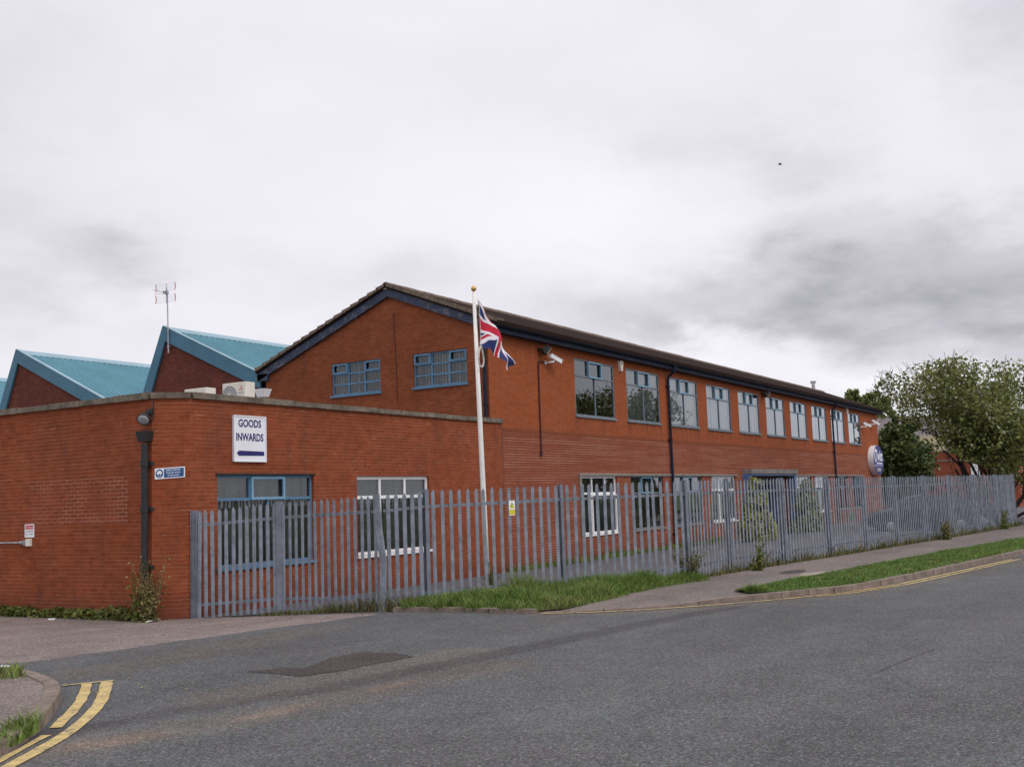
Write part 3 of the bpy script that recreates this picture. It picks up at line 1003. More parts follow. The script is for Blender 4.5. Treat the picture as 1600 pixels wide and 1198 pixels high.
def moundz(p, t):
    return gz(p.x, p.y) + 0.014 + 0.09 * math.sin(math.pi * min(1, .08 + t * .92))


struct(loft('grass_bank', MOA, MOB, m_soil, 60, 10, moundz))

# service cover and pale repair in the footway
struct(sheet('iron_cover', [(22.0 + .55 * math.cos(t), 6.62 + .22 * math.sin(t)) for t in [i * .35 for i in range(18)]], m_cover, .006, z=0.1, step=.5))
struct(sheet('concrete_patch', [(20.3, 6.12), (21.5, 6.28), (22.2, 6.0), (21.1, 5.86)], m_slab, .005, z=0.1, jitter=.01))

# carriageway marks and repairs
YL = [(14.71, 8.35), (15.15, 7.42), (16.1, 6.45), (17.28, 5.58), (18.5, 4.86), (20.4, 4.26), (23.7, 3.70), (27.2, 3.16)]
struct(ribbon('yellow_line', YL, .075, m_yline, .008, .006))
YL2 = [(18.0, 5.02), (18.46, 4.72), (20.38, 4.10), (23.68, 3.55), (27.3, 3.0)]
struct(ribbon('yellow_line', YL2, .065, m_yline, .008, .008))
YO = [(7.80, 9.68), (7.32, 9.12), (6.86, 8.61), (6.24, 8.05), (5.78, 7.69), (5.06, 7.23), (4.4, 6.85), (2.0, 5.6)]
struct(ribbon('yellow_line', YO, .115, m_yline, .008, .008))
YI = [(7.65, 9.81), (7.06, 9.10), (6.53, 8.56), (5.98, 8.06)]
struct(ribbon('yellow_line', YI, .10, m_yline, .008, .008))
struct(ribbon('yellow_line', [(5.76, 7.86), (5.31, 7.58), (5.0, 7.38), (4.2, 6.95)], .07, m_yline, .008, .012))
struct(ribbon('yellow_line', [(7.45, 9.93), (7.62, 9.82), (7.87, 9.66)], .05, m_yline, .012, .006, .05))
CR = [(12.5, 2.28), (11.9, 2.38), (11.37, 2.45), (10.7, 2.52)]
struct(ribbon('road_crack', CR, lambda t: .012 + .008 * math.sin(17 * t), m_tar, .003, .006, .05))
PAT = [(8.83, 8.71), (8.82, 8.33), (8.76, 7.88), (9.25, 7.70), (9.52, 7.70), (10.33, 7.55), (10.48, 7.91), (10.42, 8.40), (9.91, 8.48), (9.52, 8.31), (9.21, 8.25), (9.18, 8.47)]
struct(sheet('asphalt_patch', PAT, m_patch, .005, z=0, jitter=.015, step=.08))

# island at the mouth of the side road
ISL = [(-8, 11.4), (7.45, 11.15), (7.66, 10.95), (7.55, 10.5), (7.36, 10.02), (7.19, 9.65), (7.0, 9.36), (6.72, 9.02), (6.44, 8.70), (6.0, 8.24), (5.69, 7.96), (5.31, 7.65), (4.9, 7.36), (4.0, 6.9), (-8, 2.0)]
struct(sheet('pavement', ISL, m_pave, 0, z=.09, step=.4))
ik = MB()
ip = resample([Vector((p[0], p[1], 0)) for p in ISL[1:14]], 15)
for i in range(len(ip) - 1):
    a, b = ip[i], ip[i + 1]
    d = (b - a).normalized(); s = Vector((-d.y, d.x, 0))
    if s.x < 0: s = -s
    a = a + d * .008
    jz = rnd.uniform(0, .012)
    ik.hexa([a + s * .02 + Vector((0, 0, -.05)), b + s * .02 + Vector((0, 0, -.05)), b - s * .13 + Vector((0, 0, -.05)), a - s * .13 + Vector((0, 0, -.05)),
             a + s * .005 + Vector((0, 0, .096 + jz)), b + s * .005 + Vector((0, 0, .096 + jz)), b - s * .13 + Vector((0, 0, .1)), a - s * .13 + Vector((0, 0, .1))])
struct(ik.build('kerb', m_kerb))


# ------------------------------------------------------------------ vegetation builders
def blades(name, sampler, n, h0, h1, m, lean=.5, width=.012, label=None, cat=None):
    mb = MB()
    V, Fc = mb.v, mb.f
    for _ in range(n):
        x, y, z, hs = sampler()
        h = rnd.uniform(h0, h1) * hs
        a = rnd.uniform(0, 6.283)
        dx, dy = math.cos(a), math.sin(a)
        ln = rnd.uniform(.1, lean) * h
        b = rnd.uniform(0, 6.283)
        lx, ly = math.cos(b) * ln, math.sin(b) * ln
        w = width * rnd.uniform(.6, 1.4)
        i = len(V)
        V.extend([(x - dx * w, y - dy * w, z), (x + dx * w, y + dy * w, z),
                  (x + lx * .4 + dx * w * .8, y + ly * .4 + dy * w * .8, z + h * .6), (x + lx * .4 - dx * w * .8, y + ly * .4 - dy * w * .8, z + h * .6),
                  (x + lx * 1.2, y + ly * 1.2, z + h)])
        Fc.append((i, i + 1, i + 2, i + 3)); Fc.append((i + 3, i + 2, i + 4))
        mb.m.extend((0, 0))
    o = mb.build(name, m)
    o['kind'] = 'stuff'
    if label: tag(o, label, cat)
    return o


def leaf(mb, p, size, q, flat=0.0):
    n = Vector((q.gauss(0, 1), q.gauss(0, 1), q.gauss(0, 1) + flat)).normalized()
    a = n.cross(Vector((q.gauss(0, 1), q.gauss(0, 1), q.gauss(0, 1)))).normalized()
    b = n.cross(a)
    l, w = size * .5, size * .32
    i = len(mb.v)
    mb.v.extend([tuple(p - a * l), tuple(p + b * w - a * l * .1), tuple(p + a * l), tuple(p - b * w - a * l * .1)])
    mb.f.append((i, i + 1, i + 2, i + 3)); mb.m.append(0)


def grow(q, wood, tips, p, d, length, r0, level, maxlev, spread, up=.15, env=None):
    n = 4
    pts, rs = [p.copy()], [r0]
    cur, dd = p.copy(), d.copy()
    for i in range(n):
        dd = (dd + Vector((q.gauss(0, .13), q.gauss(0, .13), q.gauss(0, .1) + up * .25))).normalized()
        cur = cur + dd * (length / n)
        if env and level > 0 and not env(cur + (cur - Vector((48.6, 5.9, 3.4))) * -.07) and (cur.z > 3.2 or abs(cur.y - 5.9) > 1.6):
            break
        pts.append(cur.copy()); rs.append(max(.008, r0 * (1 - .55 * (i + 1) / n)))
    if len(pts) > 1:
        wood.tube(pts, rs, 6 if r0 > .04 else 4, caps=False)
    if level >= maxlev - 1:
        tips.extend((pp, level) for pp in pts[1:])
    if level < maxlev and len(pts) > 1:
        for c in range(q.choice((2, 3, 3))):
            j = q.randint(max(1, len(pts) - 3), len(pts) - 1)
            ax = Vector((q.gauss(0, 1), q.gauss(0, 1), q.gauss(0, 1))).normalized()
            nd = (dd + ax * spread * q.uniform(.6, 1.2)).normalized()
            grow(q, wood, tips, pts[j], nd, length * q.uniform(.6, .85), rs[j] * .7, level + 1, maxlev, spread, up, env)


def tree(name, label, base, trunks, maxlev, per_tip, lsize, lm, seed, spread=.75, cl=.4, up=.15, env=None, group=None, kind_cat='tree', fill=0):
    q = random.Random(seed)
    t = thing(name, label, kind_cat, base, group)
    wood, lf, tips = MB(), MB(), []
    for (d, length, r0) in trunks:
        grow(q, wood, tips, Vector(base), Vector(d).normalized(), length, r0, 0, maxlev, spread, up, env)
    for (p, lev) in tips:
        nn = int(per_tip * q.uniform(.4, 1.5) * (.5 if env and p.y > 8.0 else .85))
        for _ in range(nn):
            pp = p + Vector((q.gauss(0, cl), q.gauss(0, cl), q.gauss(0, cl * .75)))
            if env and not env(pp):
                continue
            leaf(lf, pp, lsize * q.uniform(.6, 1.3), q, .5)
    for _ in range(fill):        # sprays on the finer twigs inside the canopy
        c0 = Vector((base[0] + q.uniform(-4, 4), base[1] + q.uniform(-4.2, 4.2), q.uniform(1.8, 6.9)))
        if not env(c0 + (c0 - Vector((base[0], base[1], 3.4))) * .22):
            continue
        for _ in range(int(14 * q.uniform(.4, 1.5))):
            leaf(lf, c0 + Vector((q.gauss(0, .2), q.gauss(0, .2), q.gauss(0, .14))), lsize * q.uniform(.6, 1.3), q, .5)
    wood.build('trunk', m_bark, t, smooth=True)
    lf.build('crown', lm, t)
    return t


def bush(name, label, c, rad, n, lsize, lm, seed, cat='shrub', stem=True, cone=0.0, group=None, lumps=14):
    """foliage through a volume of lumps, on stems"""
    q = random.Random(seed)
    t = thing(name, label, cat, (c[0], c[1], c[2]), group)
    lf, wd = MB(), MB()
    cs = []
    for i in range(lumps):
        hz = q.random()
        rr = (1 - hz * cone) if cone else math.sqrt(max(.05, 1 - (2 * hz - 1) ** 2))
        a, s = q.uniform(0, 6.283), math.sqrt(q.random()) * .8
        cs.append((Vector((c[0] + math.cos(a) * s * rr * rad[0], c[1] + math.sin(a) * s * rr * rad[1], c[2] + hz * rad[2] * (0.97 if cone else .9) + .04)),
                   max(.12, rr * .42) * min(rad[0], rad[1]) * q.uniform(.7, 1.25)))
    if cone:
        cs.append((Vector((c[0], c[1], c[2] + rad[2] * .93)), rad[0] * .16))
    for i in range(n):
        cc, r0 = q.choice(cs)
        dv = Vector((q.gauss(0, 1), q.gauss(0, 1), q.gauss(0, 1))).normalized() * r0 * (q.random() ** .4)
        pp = cc + dv
        if pp.z < c[2] + .02: pp.z = c[2] + .02 + q.random() * .1
        leaf(lf, pp, lsize * q.uniform(.6, 1.4), q)
    for (cc, r0) in cs[:9]:
        wd.tube([Vector(c), Vector(c).lerp(cc, .5) + Vector((q.uniform(-.05, .05), q.uniform(-.05, .05), 0)), cc], [.03 * rad[2] / 2, .02 * rad[2] / 2, .006], 5)
    wd.build('stem', m_bark, t)
    lf.build('foliage', lm, t)
    return t


def weed(name, label, base, h, nst, lm, seed, lsize=.09, nl=26, fan=.28, cat='weed', group=None):
    q = random.Random(seed)
    t = thing(name, label, cat, base, group)
    st, lf = MB(), MB()
    for i in range(nst):
        a = q.uniform(0, 6.283)
        hh = h * q.uniform(.55, 1.0)
        tip = Vector(base) + Vector((math.cos(a) * fan * hh * q.random(), math.sin(a) * fan * hh * q.random(), hh))
        b0 = Vector(base) + Vector((q.uniform(-.08, .08), q.uniform(-.08, .08), -.02))
        mid = b0.lerp(tip, .5) + Vector((q.uniform(-.04, .04), q.uniform(-.04, .04), 0))
        st.tube([b0, mid, tip], [.006, .005, .002], 4)
        for j in range(nl):
            s = q.random()
            p = (b0.lerp(mid, s * 2) if s < .5 else mid.lerp(tip, s * 2 - 1)) + Vector((q.gauss(0, .05), q.gauss(0, .05), q.gauss(0, .02)))
            leaf(lf, p, lsize * q.uniform(.5, 1.3) * (1.15 - .6 * s), q)
    st.build('stem', lm, t)
    lf.build('leaves', lm, t)
    return t


# ------------------------------------------------------------------ two-storey office block
XG, XE, YF, YB = 24.09, 69.1, 15.0, 22.85
RIDGE = (18.2, 7.825)
EAVF = (14.58, 6.41)
EAVB = (23.12, 5.86)
slF = (RIDGE[1] - EAVF[1]) / (RIDGE[0] - EAVF[0])
slB = (RIDGE[1] - EAVB[1]) / (EAVB[0] - RIDGE[0])


def rooftop(y):
    return RIDGE[1] - (RIDGE[0] - y) * slF if y < RIDGE[0] else RIDGE[1] - (y - RIDGE[0]) * slB


office = thing('office_block', 'long two storey red brick office block with brown tiled gable roof', 'building', (46, 18.5, -.15))
FF = FAC(YF)
upper = [(28.97 + 3.66 * i, 28.97 + 3.66 * i + 2.73, 4.19, 5.92) for i in range(10)]
GW = [(29.10, 31.60, 'w'), (32.64, 35.33, 'b'), (36.31, 39.03, 'b'), (40.06, 42.74, 'w'), (51.16, 53.76, 'w'), (54.55, 57.10, 'w'), (58.35, 61.10, 'b'), (61.95, 64.50, 'b')]
lower = [(a, b, .62, 2.37) for a, b, _ in GW]
door = (43.95, 49.95, -.3, 2.47)
w_ = MB()
wall_open(w_, FF, XG + .004, XE - .004, -.4, 6.32, upper + lower + [door])
w_.build('front_wall', BR['facade'], office)
FG = LEFT(XG)
gw = [(-20.31, -18.55, 4.86, 5.78), (-17.42, -15.67, 4.865, 5.785)]
w_ = MB()
wall_open(w_, FG, -YB, -YF - .003, -.4, lambda u: rooftop(-u) - .12, gw, cuts=(-RIDGE[0],))
w_.build('gable_wall', BR['gable'], office)
w_ = MB()
FE = lambda u, z, d: (XE + d, u, z)
wall_open(w_, FE, YF + .003, YB, -.4, lambda u: rooftop(u) - .12, [], cuts=(RIDGE[0],))
w_.build('gable_wall', BR['gable'], office)
w_ = MB()
w_.box((XG + .3, YB - .3, -.4), (XE - .3, YB - .002, 5.9))
w_.build('rear_wall', BR['gable'], office)
w_ = MB()
w_.box((XG + .29, YF + .29, 2.9), (XE - .29, YB - .31, 3.1)); w_.box((XG + .29, YF + .29, 6.20), (XE - .29, YB - .31, 6.25))
w_.box((XG + .29, YF + 3.6, -.2), (XE - .29, YF + 3.7, 2.895)); w_.box((XG + .29, YF + 4.6, 3.11), (XE - .29, YF + 4.7, 6.19))
w_.build('floor_slab', m_dark, office)

# roof
rf = MB()
x0, x1 = XG - .16, XE + .16
th = .10
for (ya, za, yb, zb) in ((EAVF[0], EAVF[1], RIDGE[0], RIDGE[1]), (EAVB[0], EAVB[1], RIDGE[0], RIDGE[1])):
    rf.hexa([(x0, ya, za - th), (x1, ya, za - th), (x1, yb, zb - th), (x0, yb, zb - th), (x0, ya, za), (x1, ya, za), (x1, yb, zb), (x0, yb, zb)])
roof = rf.build('roof', m_tile, office)
# tile ends along the verge, stepping up the slope
for (ya, za, yb, zb) in ((EAVF[0], EAVF[1], RIDGE[0], RIDGE[1]), (EAVB[0], EAVB[1], RIDGE[0], RIDGE[1])):
    vb = MB()
    A, B = Vector((0, ya, za)), Vector((0, yb, zb))
    n = int((B - A).length / .32)
    d = (B - A).normalized()
    nrm = Vector((0, -d.z, d.y)) if d.y > 0 else Vector((0, d.z, -d.y))
    if nrm.z < 0: nrm = -nrm
    for i in range(n):
        p = A.lerp(B, i / n)
        e = p + d * ((B - A).length / n) * 1.06
        t0, t1 = .055, .012
        for xx in (x0 - .02,):
            pts = []
            for z_ in (0, 1):
                pass
            lo = -.05
            pts = [Vector((xx, 0, 0)) + p + nrm * lo, Vector((xx + .34, 0, 0)) + p + nrm * lo, Vector((xx + .34, 0, 0)) + e + nrm * lo, Vector((xx, 0, 0)) + e + nrm * lo,
                   Vector((xx, 0, 0)) + p + nrm * t0, Vector((xx + .34, 0, 0)) + p + nrm * t0, Vector((xx + .34, 0, 0)) + e + nrm * t1, Vector((xx, 0, 0)) + e + nrm * t1]
            vb.hexa(pts)
    vb.build('verge_tile', m_lichen, roof)
rb = MB()
nr = 100
for i in range(nr):
    a = x0 + (x1 - x0) * i / nr
    b = x0 + (x1 - x0) * (i + 1) / nr - .012
    z = RIDGE[1] + rnd.uniform(-.004, .006)
    rb.tube([(a, RIDGE[0], z - .055), (b, RIDGE[0], z - .055)], .115, 10)
rb.build('ridge_tile', m_lichen, roof)
# bargeboards, fascia, gutter
for xx, nm in ((XG - .10, 'bargeboard'), (XE + .06, 'bargeboard')):
    bb = MB()
    for (ya, za, yb, zb, dep) in ((EAVF[0] + .1, EAVF[1] + .1 * slF, RIDGE[0], RIDGE[1], .23), (EAVB[0], EAVB[1], RIDGE[0], RIDGE[1], .25)):
        o1, o2 = -.105, -.105 - dep
        bb.hexa([(xx, ya, za + o2), (xx + .05, ya, za + o2), (xx + .05, yb, zb + o2), (xx, yb, zb + o2), (xx, ya, za + o1), (xx + .05, ya, za + o1), (xx + .05, yb, zb + o1), (xx, yb, zb + o1)])
    if xx < 40:   # boxed end at the back eaves
        bb.box((xx, 22.70, 5.52), (XG + .3, 23.10, 5.72))
    bb.build(nm, m_barge, office)
fb = MB()
fb.box((XG - .10, YF - .27, 6.13), (XE + .1, YF - .245, 6.37))
fb.box((XG - .04, YF - .243, 6.17), (XE + .05, YF - .003, 6.195))
fb.build('fascia', m_navy, office)
gb = MB()
n = 8
prof = [(YF - .345 + .065 * math.cos(math.pi + math.pi * j / n), 6.325 + .065 * math.sin(math.pi + math.pi * j / n)) for j in range(n + 1)]
for a, b in zip(prof[:-1], prof[1:]):
    gb.face([(XG - .12, a[0], a[1]), (XE + .12, a[0], a[1]), (XE + .12, b[0], b[1]), (XG - .12, b[0], b[1])])
    gb.face([(XG - .12, b[0], b[1] + .004), (XE + .12, b[0], b[1] + .004), (XE + .12, a[0], a[1] + .004), (XG - .12, a[0], a[1] + .004)])
for xx in (XG - .12, XE + .12):
    gb.face([(xx, p[0], p[1]) for p in prof])
gut = gb.build('gutter', m_pipe, office, smooth=False)
for xx in (36.05, 58.3):
    pb = MB()
    pb.tube([(xx, YF - .345, 6.27), (xx, YF - .345, 6.14), (xx - .02, YF - .30, 6.04), (xx - .04, YF - .12, 5.90), (xx - .05, YF - .085, 5.78), (xx - .05, YF - .085, 3.0), (xx - .05, YF - .085, -.15)], .05, 10)
    for z in (5.5, 3.6, 1.7, .3):
        pb.tube([(xx - .05, YF - .085, z), (xx - .05, YF - .085, z + .09)], .062, 10)
        pb.box((xx - .13, YF - .04, z + .02), (xx + .03, YF - .001, z + .07))
    pb.build('downpipe', m_pipe, office, smooth=False)
pb = MB()
pb.tube([(XG - .06, YF - .33, 6.27), (XG - .07, YF - .2, 6.1), (XG - .075, YF + .07, 5.85), (XG - .075, YF + .08, 5.5), (XG - .075, YF + .08, 3.55)], .045, 10)
for z in (5.3, 4.2):
    pb.tube([(XG - .075, YF + .08, z), (XG - .075, YF + .08, z + .08)], .056, 10)
pb.build('downpipe', m_pipe, office)

# upstairs windows
for i, (a, b, c, d) in enumerate(upper):
    window(office, FF, a, b, c, d, [(.5, 0, .70), (.335, .70, 1), (.665, .70, 1)], [(.70, 0, 1)], m_frameg, vent=[(.335, .665, .69, .985)], vm=m_vent, set_=.012,
           blind=None if i == 0 else ((1.1, .02) if i == 1 else (.12 + .10 * ((i * 7) % 4), .02)), blind_m=m_blindp, seed=i + 5,
           label='upstairs window mirroring a tree' if i == 0 else None)
# ground floor windows
for i, (a, b, kd) in enumerate(GW):
    if kd == 'w':
        window(office, FF, a, b, .62, 2.37, [(.30, 0, .70), (.335, .70, 1), (.70, .70, 1)], [(.70, 0, 1)], m_white, vent=[(.30, .985, .0, .685)], vm=m_white, fw=.065,
               sill_m=m_white, blind=(1.25, .02), blind_m=m_blind, seed=i + 40, label='white framed window')
    else:
        window(office, FF, a, b, .62, 2.37, [(.5, 0, .68), (.335, .68, 1), (.665, .68, 1)], [(.68, 0, 1)], m_frameg, vent=[(.335, .665, .67, .985)], vm=m_vent,
               sill_m=m_conc, blind=(1.3, .02), blind_m=m_blind, seed=i + 40)
lb = MB()
lb.box((28.95, YF - .05, 2.372), (42.95, YF - .002, 2.45)); lb.build('lintel', m_conc, office)
lb = MB()
lb.box((28.96, YF - .04, .60), (29.095, YF - .002, 2.371))
lb.build('window_surround', m_conc, office)
lb = MB()
lb.box((51.0, YF - .05, 2.372), (64.75, YF - .002, 2.45))
lb.build('lintel', m_conc, office)
# gable windows, three by three
for i, (a, b, c, d) in enumerate(gw):
    window(office, FG, a, b, c, d, [(.335, 0, 1), (.665, 0, 1)], [(.34, 0, 1), (.66, 0, 1)], m_frameb, vent=[(.01, .325, .67, .985), (.675, .99, .67, .985)], vm=m_frameb,
           blind=(.7, .0), blind_m=m_blindp, seed=70 + i, set_=.05, label='small blue framed window')
# entrance
eb = MB()
eb.box((43.62, YF - .40, 2.47), (50.28, YF + .25, 2.66))
ent = eb.build('entrance_canopy', m_conc, office)
eb = MB()
eb.box((43.70, YF - .34, 2.38), (50.2, YF - .30, 2.469))
eb.box((43.62, YF - .30, -.2), (43.94, YF + .9, 2.468)); eb.box((49.96, YF - .30, -.2), (50.28, YF + .9, 2.468))
eb.build('entrance_surround', m_bluejamb, office)
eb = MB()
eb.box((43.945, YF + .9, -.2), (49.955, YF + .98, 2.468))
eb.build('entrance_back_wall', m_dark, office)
eb = MB()
eb.box((43.945, YF + .5, 2.02), (49.955, YF + .88, 2.465))
eb.build('entrance_lintel', m_conc, office)
db = MB()
for (a, b) in ((45.0, 46.45), (46.5, 47.95)):
    db.box((a, YF + .84, -.14), (a + .09, YF + .895, 2.0)); db.box((b - .09, YF + .84, -.14), (b, YF + .895, 2.0))
    db.box((a + .09, YF + .84, 1.9), (b - .09, YF + .895, 2.0)); db.box((a + .09, YF + .84, -.14), (b - .09, YF + .895, .1))
dr = db.build('entrance_door', m_frameg, office)
db = MB()
db.box((45.09, YF + .86, .1), (46.36, YF + .87, 1.9)); db.box((46.59, YF + .86, .1), (47.86, YF + .87, 1.9))
db.build('pane', m_glass, dr)
# conduit down the front wall
cb = MB()
cb.tube([(27.15, YF - .03, 5.62), (26.76, YF - .03, 5.60), (26.72, YF - .03, 5.5), (26.71, YF - .03, 3.05)], .022, 6)
cb.box((26.66, YF - .05, 2.93), (26.76, YF - .002, 3.05))
cb.build('conduit', m_redpipe, office)
# movement crack cover and old cable down the gable
cb = MB()
cb.tube([(XG - .012, 18.05, 7.0), (XG - .012, 18.02, 6.2), (XG - .012, 17.98, 5.2), (XG - .012, 17.98, 4.55)], .010, 5)
cb.build('cable', m_redpipe, office)
# flue behind the ridge
fl = MB()
fl.tube([(67.6, 18.35, 7.3), (67.6, 18.35, 8.22)], .11, 10)
fl.tube([(67.6, 18.35, 8.26), (67.6, 18.35, 8.40)], .18, 10)
fl.build('flue', m_alu, office)

# ------------------------------------------------------------------ single-storey goods block
goods = thing('goods_block', 'single storey brick block with flat roof and weathered concrete coping', 'building', (18, 20, -.15))
XL, YG = 13.26, 14.85
CX, CY = 13.72, 15.30       # chamfer ends
FGo = FAC(YG)
ghole = [(14.37, 17.0, .69, 2.38), (18.38, 21.05, .67, 2.36)]
w_ = MB()
wall_open(w_, FGo, CX, 24.42, -.45, 3.76, ghole)
w_.build('front_wall', BR['goods'], goods)
w_ = MB()
wall_open(w_, LEFT(XL), -46, -CY, -.45, 3.76, [])
w_.face([(XL, CY, -.45), (CX, YG, -.45), (CX, YG, 3.76), (XL, CY, 3.76)])
w_.build('side_wall', BR['goods'], goods)
w_ = MB()
w_.face([(XL + .28, YG + .28, 3.42), (24.08, YG + .28, 3.42), (24.08, 46, 3.42), (XL + .28, 46, 3.42)])
w_.face([(XL + .28, 46, 3.40), (24.08, 46, 3.40), (24.08, YG + .28, 3.40), (XL + .28, YG + .28, 3.40)])
w_.build('flat_roof', m_flat, goods)
w_ = MB()
w_.box((XL + .3, YG + 3.2, -.2), (24.05, YG + 3.3, 3.39))
w_.build('partition', m_dark, goods)
w_ = MB()  # black strip at the joint, also painting in the shadow of the wall step
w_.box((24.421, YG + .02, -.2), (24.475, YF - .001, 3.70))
w_.build('shadowed_joint', m_black, goods)
# coping in slabs
cp = MB()


def coping_run(a, b, seglen, y_out):
    A, B = Vector((a[0], a[1], 0)), Vector((b[0], b[1], 0))
    L = (B - A).length
    n = max(1, round(L / seglen))
    d = (B - A).normalized()
    s = Vector((d.y, -d.x, 0)) * y_out
    for i in range(n):
        p = A + d * (L * i / n + (.004 if i else 0)); e = A + d * (L * (i + 1) / n - .004)
        z0, z1 = 3.745 + rnd.uniform(-.005, .005), 3.85 + rnd.uniform(-.008, .010)
        o = s * (.06 + rnd.uniform(-.006, .008)); q = s * -.34
        cp.hexa([p + o + Vector((0, 0, z0)), e + o + Vector((0, 0, z0)), e + q + Vector((0, 0, z0)), p + q + Vector((0, 0, z0)),
                 p + o * .9 + Vector((0, 0, z1)), e + o * .9 + Vector((0, 0, z1)), e + q + Vector((0, 0, z1 + .01)), p + q + Vector((0, 0, z1 + .01))])


coping_run((CX + .03, YG), (24.42, YG), .92, 1)
coping_run((XL, 46), (XL, CY + .03), .92, 1)
coping_run((XL, CY + .03), (CX + .03, YG), .7, 1)
cp.build('coping', m_coping, goods)
a, b, c, d = ghole[0]
window(goods, FGo, a, b, c, d, [(.52, 0, .735), (.335, .735, 1), (.69, .735, 1)], [(.735, 0, 1)], m_frameb, vent=[(.34, .69, .725, .985)], vm=m_vent,
       fw=.05, blind=(1.15, .02), blind_m=m_blind, seed=90, label='blue framed window behind the railings')
a, b, c, d = ghole[1]
window(goods, FGo, a, b, c, d, [(.325, .0, .73), (.67, 0, .73), (.325, .73, 1), (.67, .73, 1)], [(.73, 0, 1)], m_white, fw=.07, sill_m=m_white,
       vent=[(.0, .32, .715, .77), (.33, .665, .715, .77), (.675, 1.0, .715, .77)] if False else None, blind=(1.1, .0), blind_m=m_blind, seed=91, label='white framed window behind the railings')
lb = MB()
lb.box((14.33, YG - .03, 2.382), (17.04, YG - .002, 2.41))
lb.build('window_head', m_black, goods)
# rainwater pipe and hopper on the corner
pb = MB()
py = 15.37
pb.tube([(XL - .10, py, 2.95), (XL - .10, py, 1.5), (XL - .10, py, -.14)], .062, 12)
for z in (2.55, 1.75, .75, .05):
    pb.tube([(XL - .10, py, z), (XL - .10, py, z + .11)], .078, 12)
    pb.box((XL - .06, py - .13, z + .02), (XL - .001, py + .13, z + .08))
pipe = pb.build('downpipe', m_black, goods)
hb = MB()
cz0, cz1 = 2.985, 3.17
hb.hexa([(XL - .17, py - .095, cz0), (XL - .005, py - .095, cz0), (XL - .005, py + .095, cz0), (XL - .17, py + .095, cz0),
         (XL - .20, py - .125, cz1), (XL - .005, py - .125, cz1), (XL - .005, py + .125, cz1), (XL - .20, py + .125, cz1)])
hb.build('hopper', m_black, pipe)
cb = MB()
cb.tube([(XL - .07, 15.26, 3.74), (XL - .02, 15.24, 3.66), (XL - .015, 15.25, 3.40), (XL - .04, 15.28, 3.32)], .010, 5)
cb.build('cable', m_black, goods)

# ------------------------------------------------------------------ saw-tooth workshops
saw = thing('sawtooth_workshop', 'workshop with dark brick gables and teal sheeted sawtooth roof', 'building', (46, 34, -.15))
SX0, SX1 = 24.10, 78.0
for kbay in range(4):
    ya = 27.18 + 7.52 * kbay
    za = 5.86 + 1.75
    yl, zl = ya - 5.95, za - .456 * 5.95            # foot of the long slope
    if kbay == 0:
        yl, zl = 23.02, za - .456 * 4.16
    ys_, zs_ = ya + 1.40, za - 2.70                  # foot of the steep north light
    w_ = MB()
    w_.face([(SX0, ys_, 2.8), (SX0, yl, 2.8), (SX0, yl, zl - .12), (SX0, ya, za - .12), (SX0, ys_, zs_ - .12)])
    w_.build('gable_wall', BR['shed'], saw)
    w_ = MB()
    prof = []
    N = int((SX1 - SX0) / .25)
    top, bot = [], []
    for i in range(N):
        x = SX0 - .05 + .25 * i
        for (ox, oz) in ((0, 0), (.14, 0), (.165, .035), (.225, .035)):
            top.append((x + ox, oz))
    for (xa, oa), (xb, ob) in zip(top[:-1], top[1:]):
        w_.face([(xa, yl - .05, zl + oa - .02), (xb, yl - .05, zl + ob - .02), (xb, ya - .25, za - .114 + ob), (xa, ya - .25, za - .114 + oa)])
    rs = w_.build('roof', m_teal, saw)
    w_ = MB()      # ridge flashing, in lengths
    xa = SX0 - .06
    for ln in (14.5, 14.5, 25.0):
        xb = xa + ln
        lift = .012 if ln == 14.5 and xa > 25 else 0.0
        w_.hexa([(xa, ya - .42, za - .185 + lift), (xb, ya - .42, za - .185 + lift), (xb, ya, za + .01 + lift), (xa, ya, za + .01 + lift),
                 (xa, ya - .42, za - .15 + lift), (xb, ya - .42, za - .15 + lift), (xb, ya + .02, za + .05 + lift), (xa, ya + .02, za + .05 + lift)])
        xa = xb + .01
    w_.build('ridge_flashing', m_teallt, rs)
    w_ = MB()  # black dashes painting the shade in the corrugation gaps under the flashing
    xa = SX0 + .08
    while xa < 70:
        w_.box((xa, ya - .445, za - .228), (xa + .13, ya - .425, za - .178))
        xa += .25
    w_.build('gap_shade', m_black, rs)
    w_ = MB()      # north light
    w_.face([(SX0, ya, za - .02), (SX1, ya, za - .02), (SX1, ys_, zs_), (SX0, ys_, zs_)])
    w_.build('north_light', m_tealdk, saw)
    # verge trims
    xx = SX0 - .09
    w_ = MB()
    dep = .44
    w_.hexa([(xx, yl, zl - dep + .03), (xx + .07, yl, zl - dep + .03), (xx + .07, ya - .1, za - dep - .02), (xx, ya - .1, za - dep - .02),
             (xx, yl, zl + .05), (xx + .07, yl, zl + .05), (xx + .07, ya, za + .05), (xx, ya, za + .05)])
    w_.hexa([(xx - .002, ys_, zs_ - .35), (xx + .068, ys_, zs_ - .35), (xx + .068, ys_ - .42, zs_ - .35), (xx - .002, ys_ - .42, zs_ - .35),
             (xx - .002, ya + .03, za + .052), (xx + .068, ya + .03, za + .052), (xx + .068, ya - .22, za - .12), (xx - .002, ya - .22, za - .12)])
    w_.build('bargeboard', m_tealdk, saw)
    w_ = MB()
    w_.hexa([(xx - .01, yl, zl + .052), (xx + .16, yl, zl + .052), (xx + .16, ya, za + .052), (xx - .01, ya, za + .052),
             (xx - .01, yl, zl + .07), (xx + .16, yl, zl + .07), (xx + .16, ya, za + .07), (xx - .01, ya, za + .07)])
    w_.build('verge_cap', m_teallt, saw)

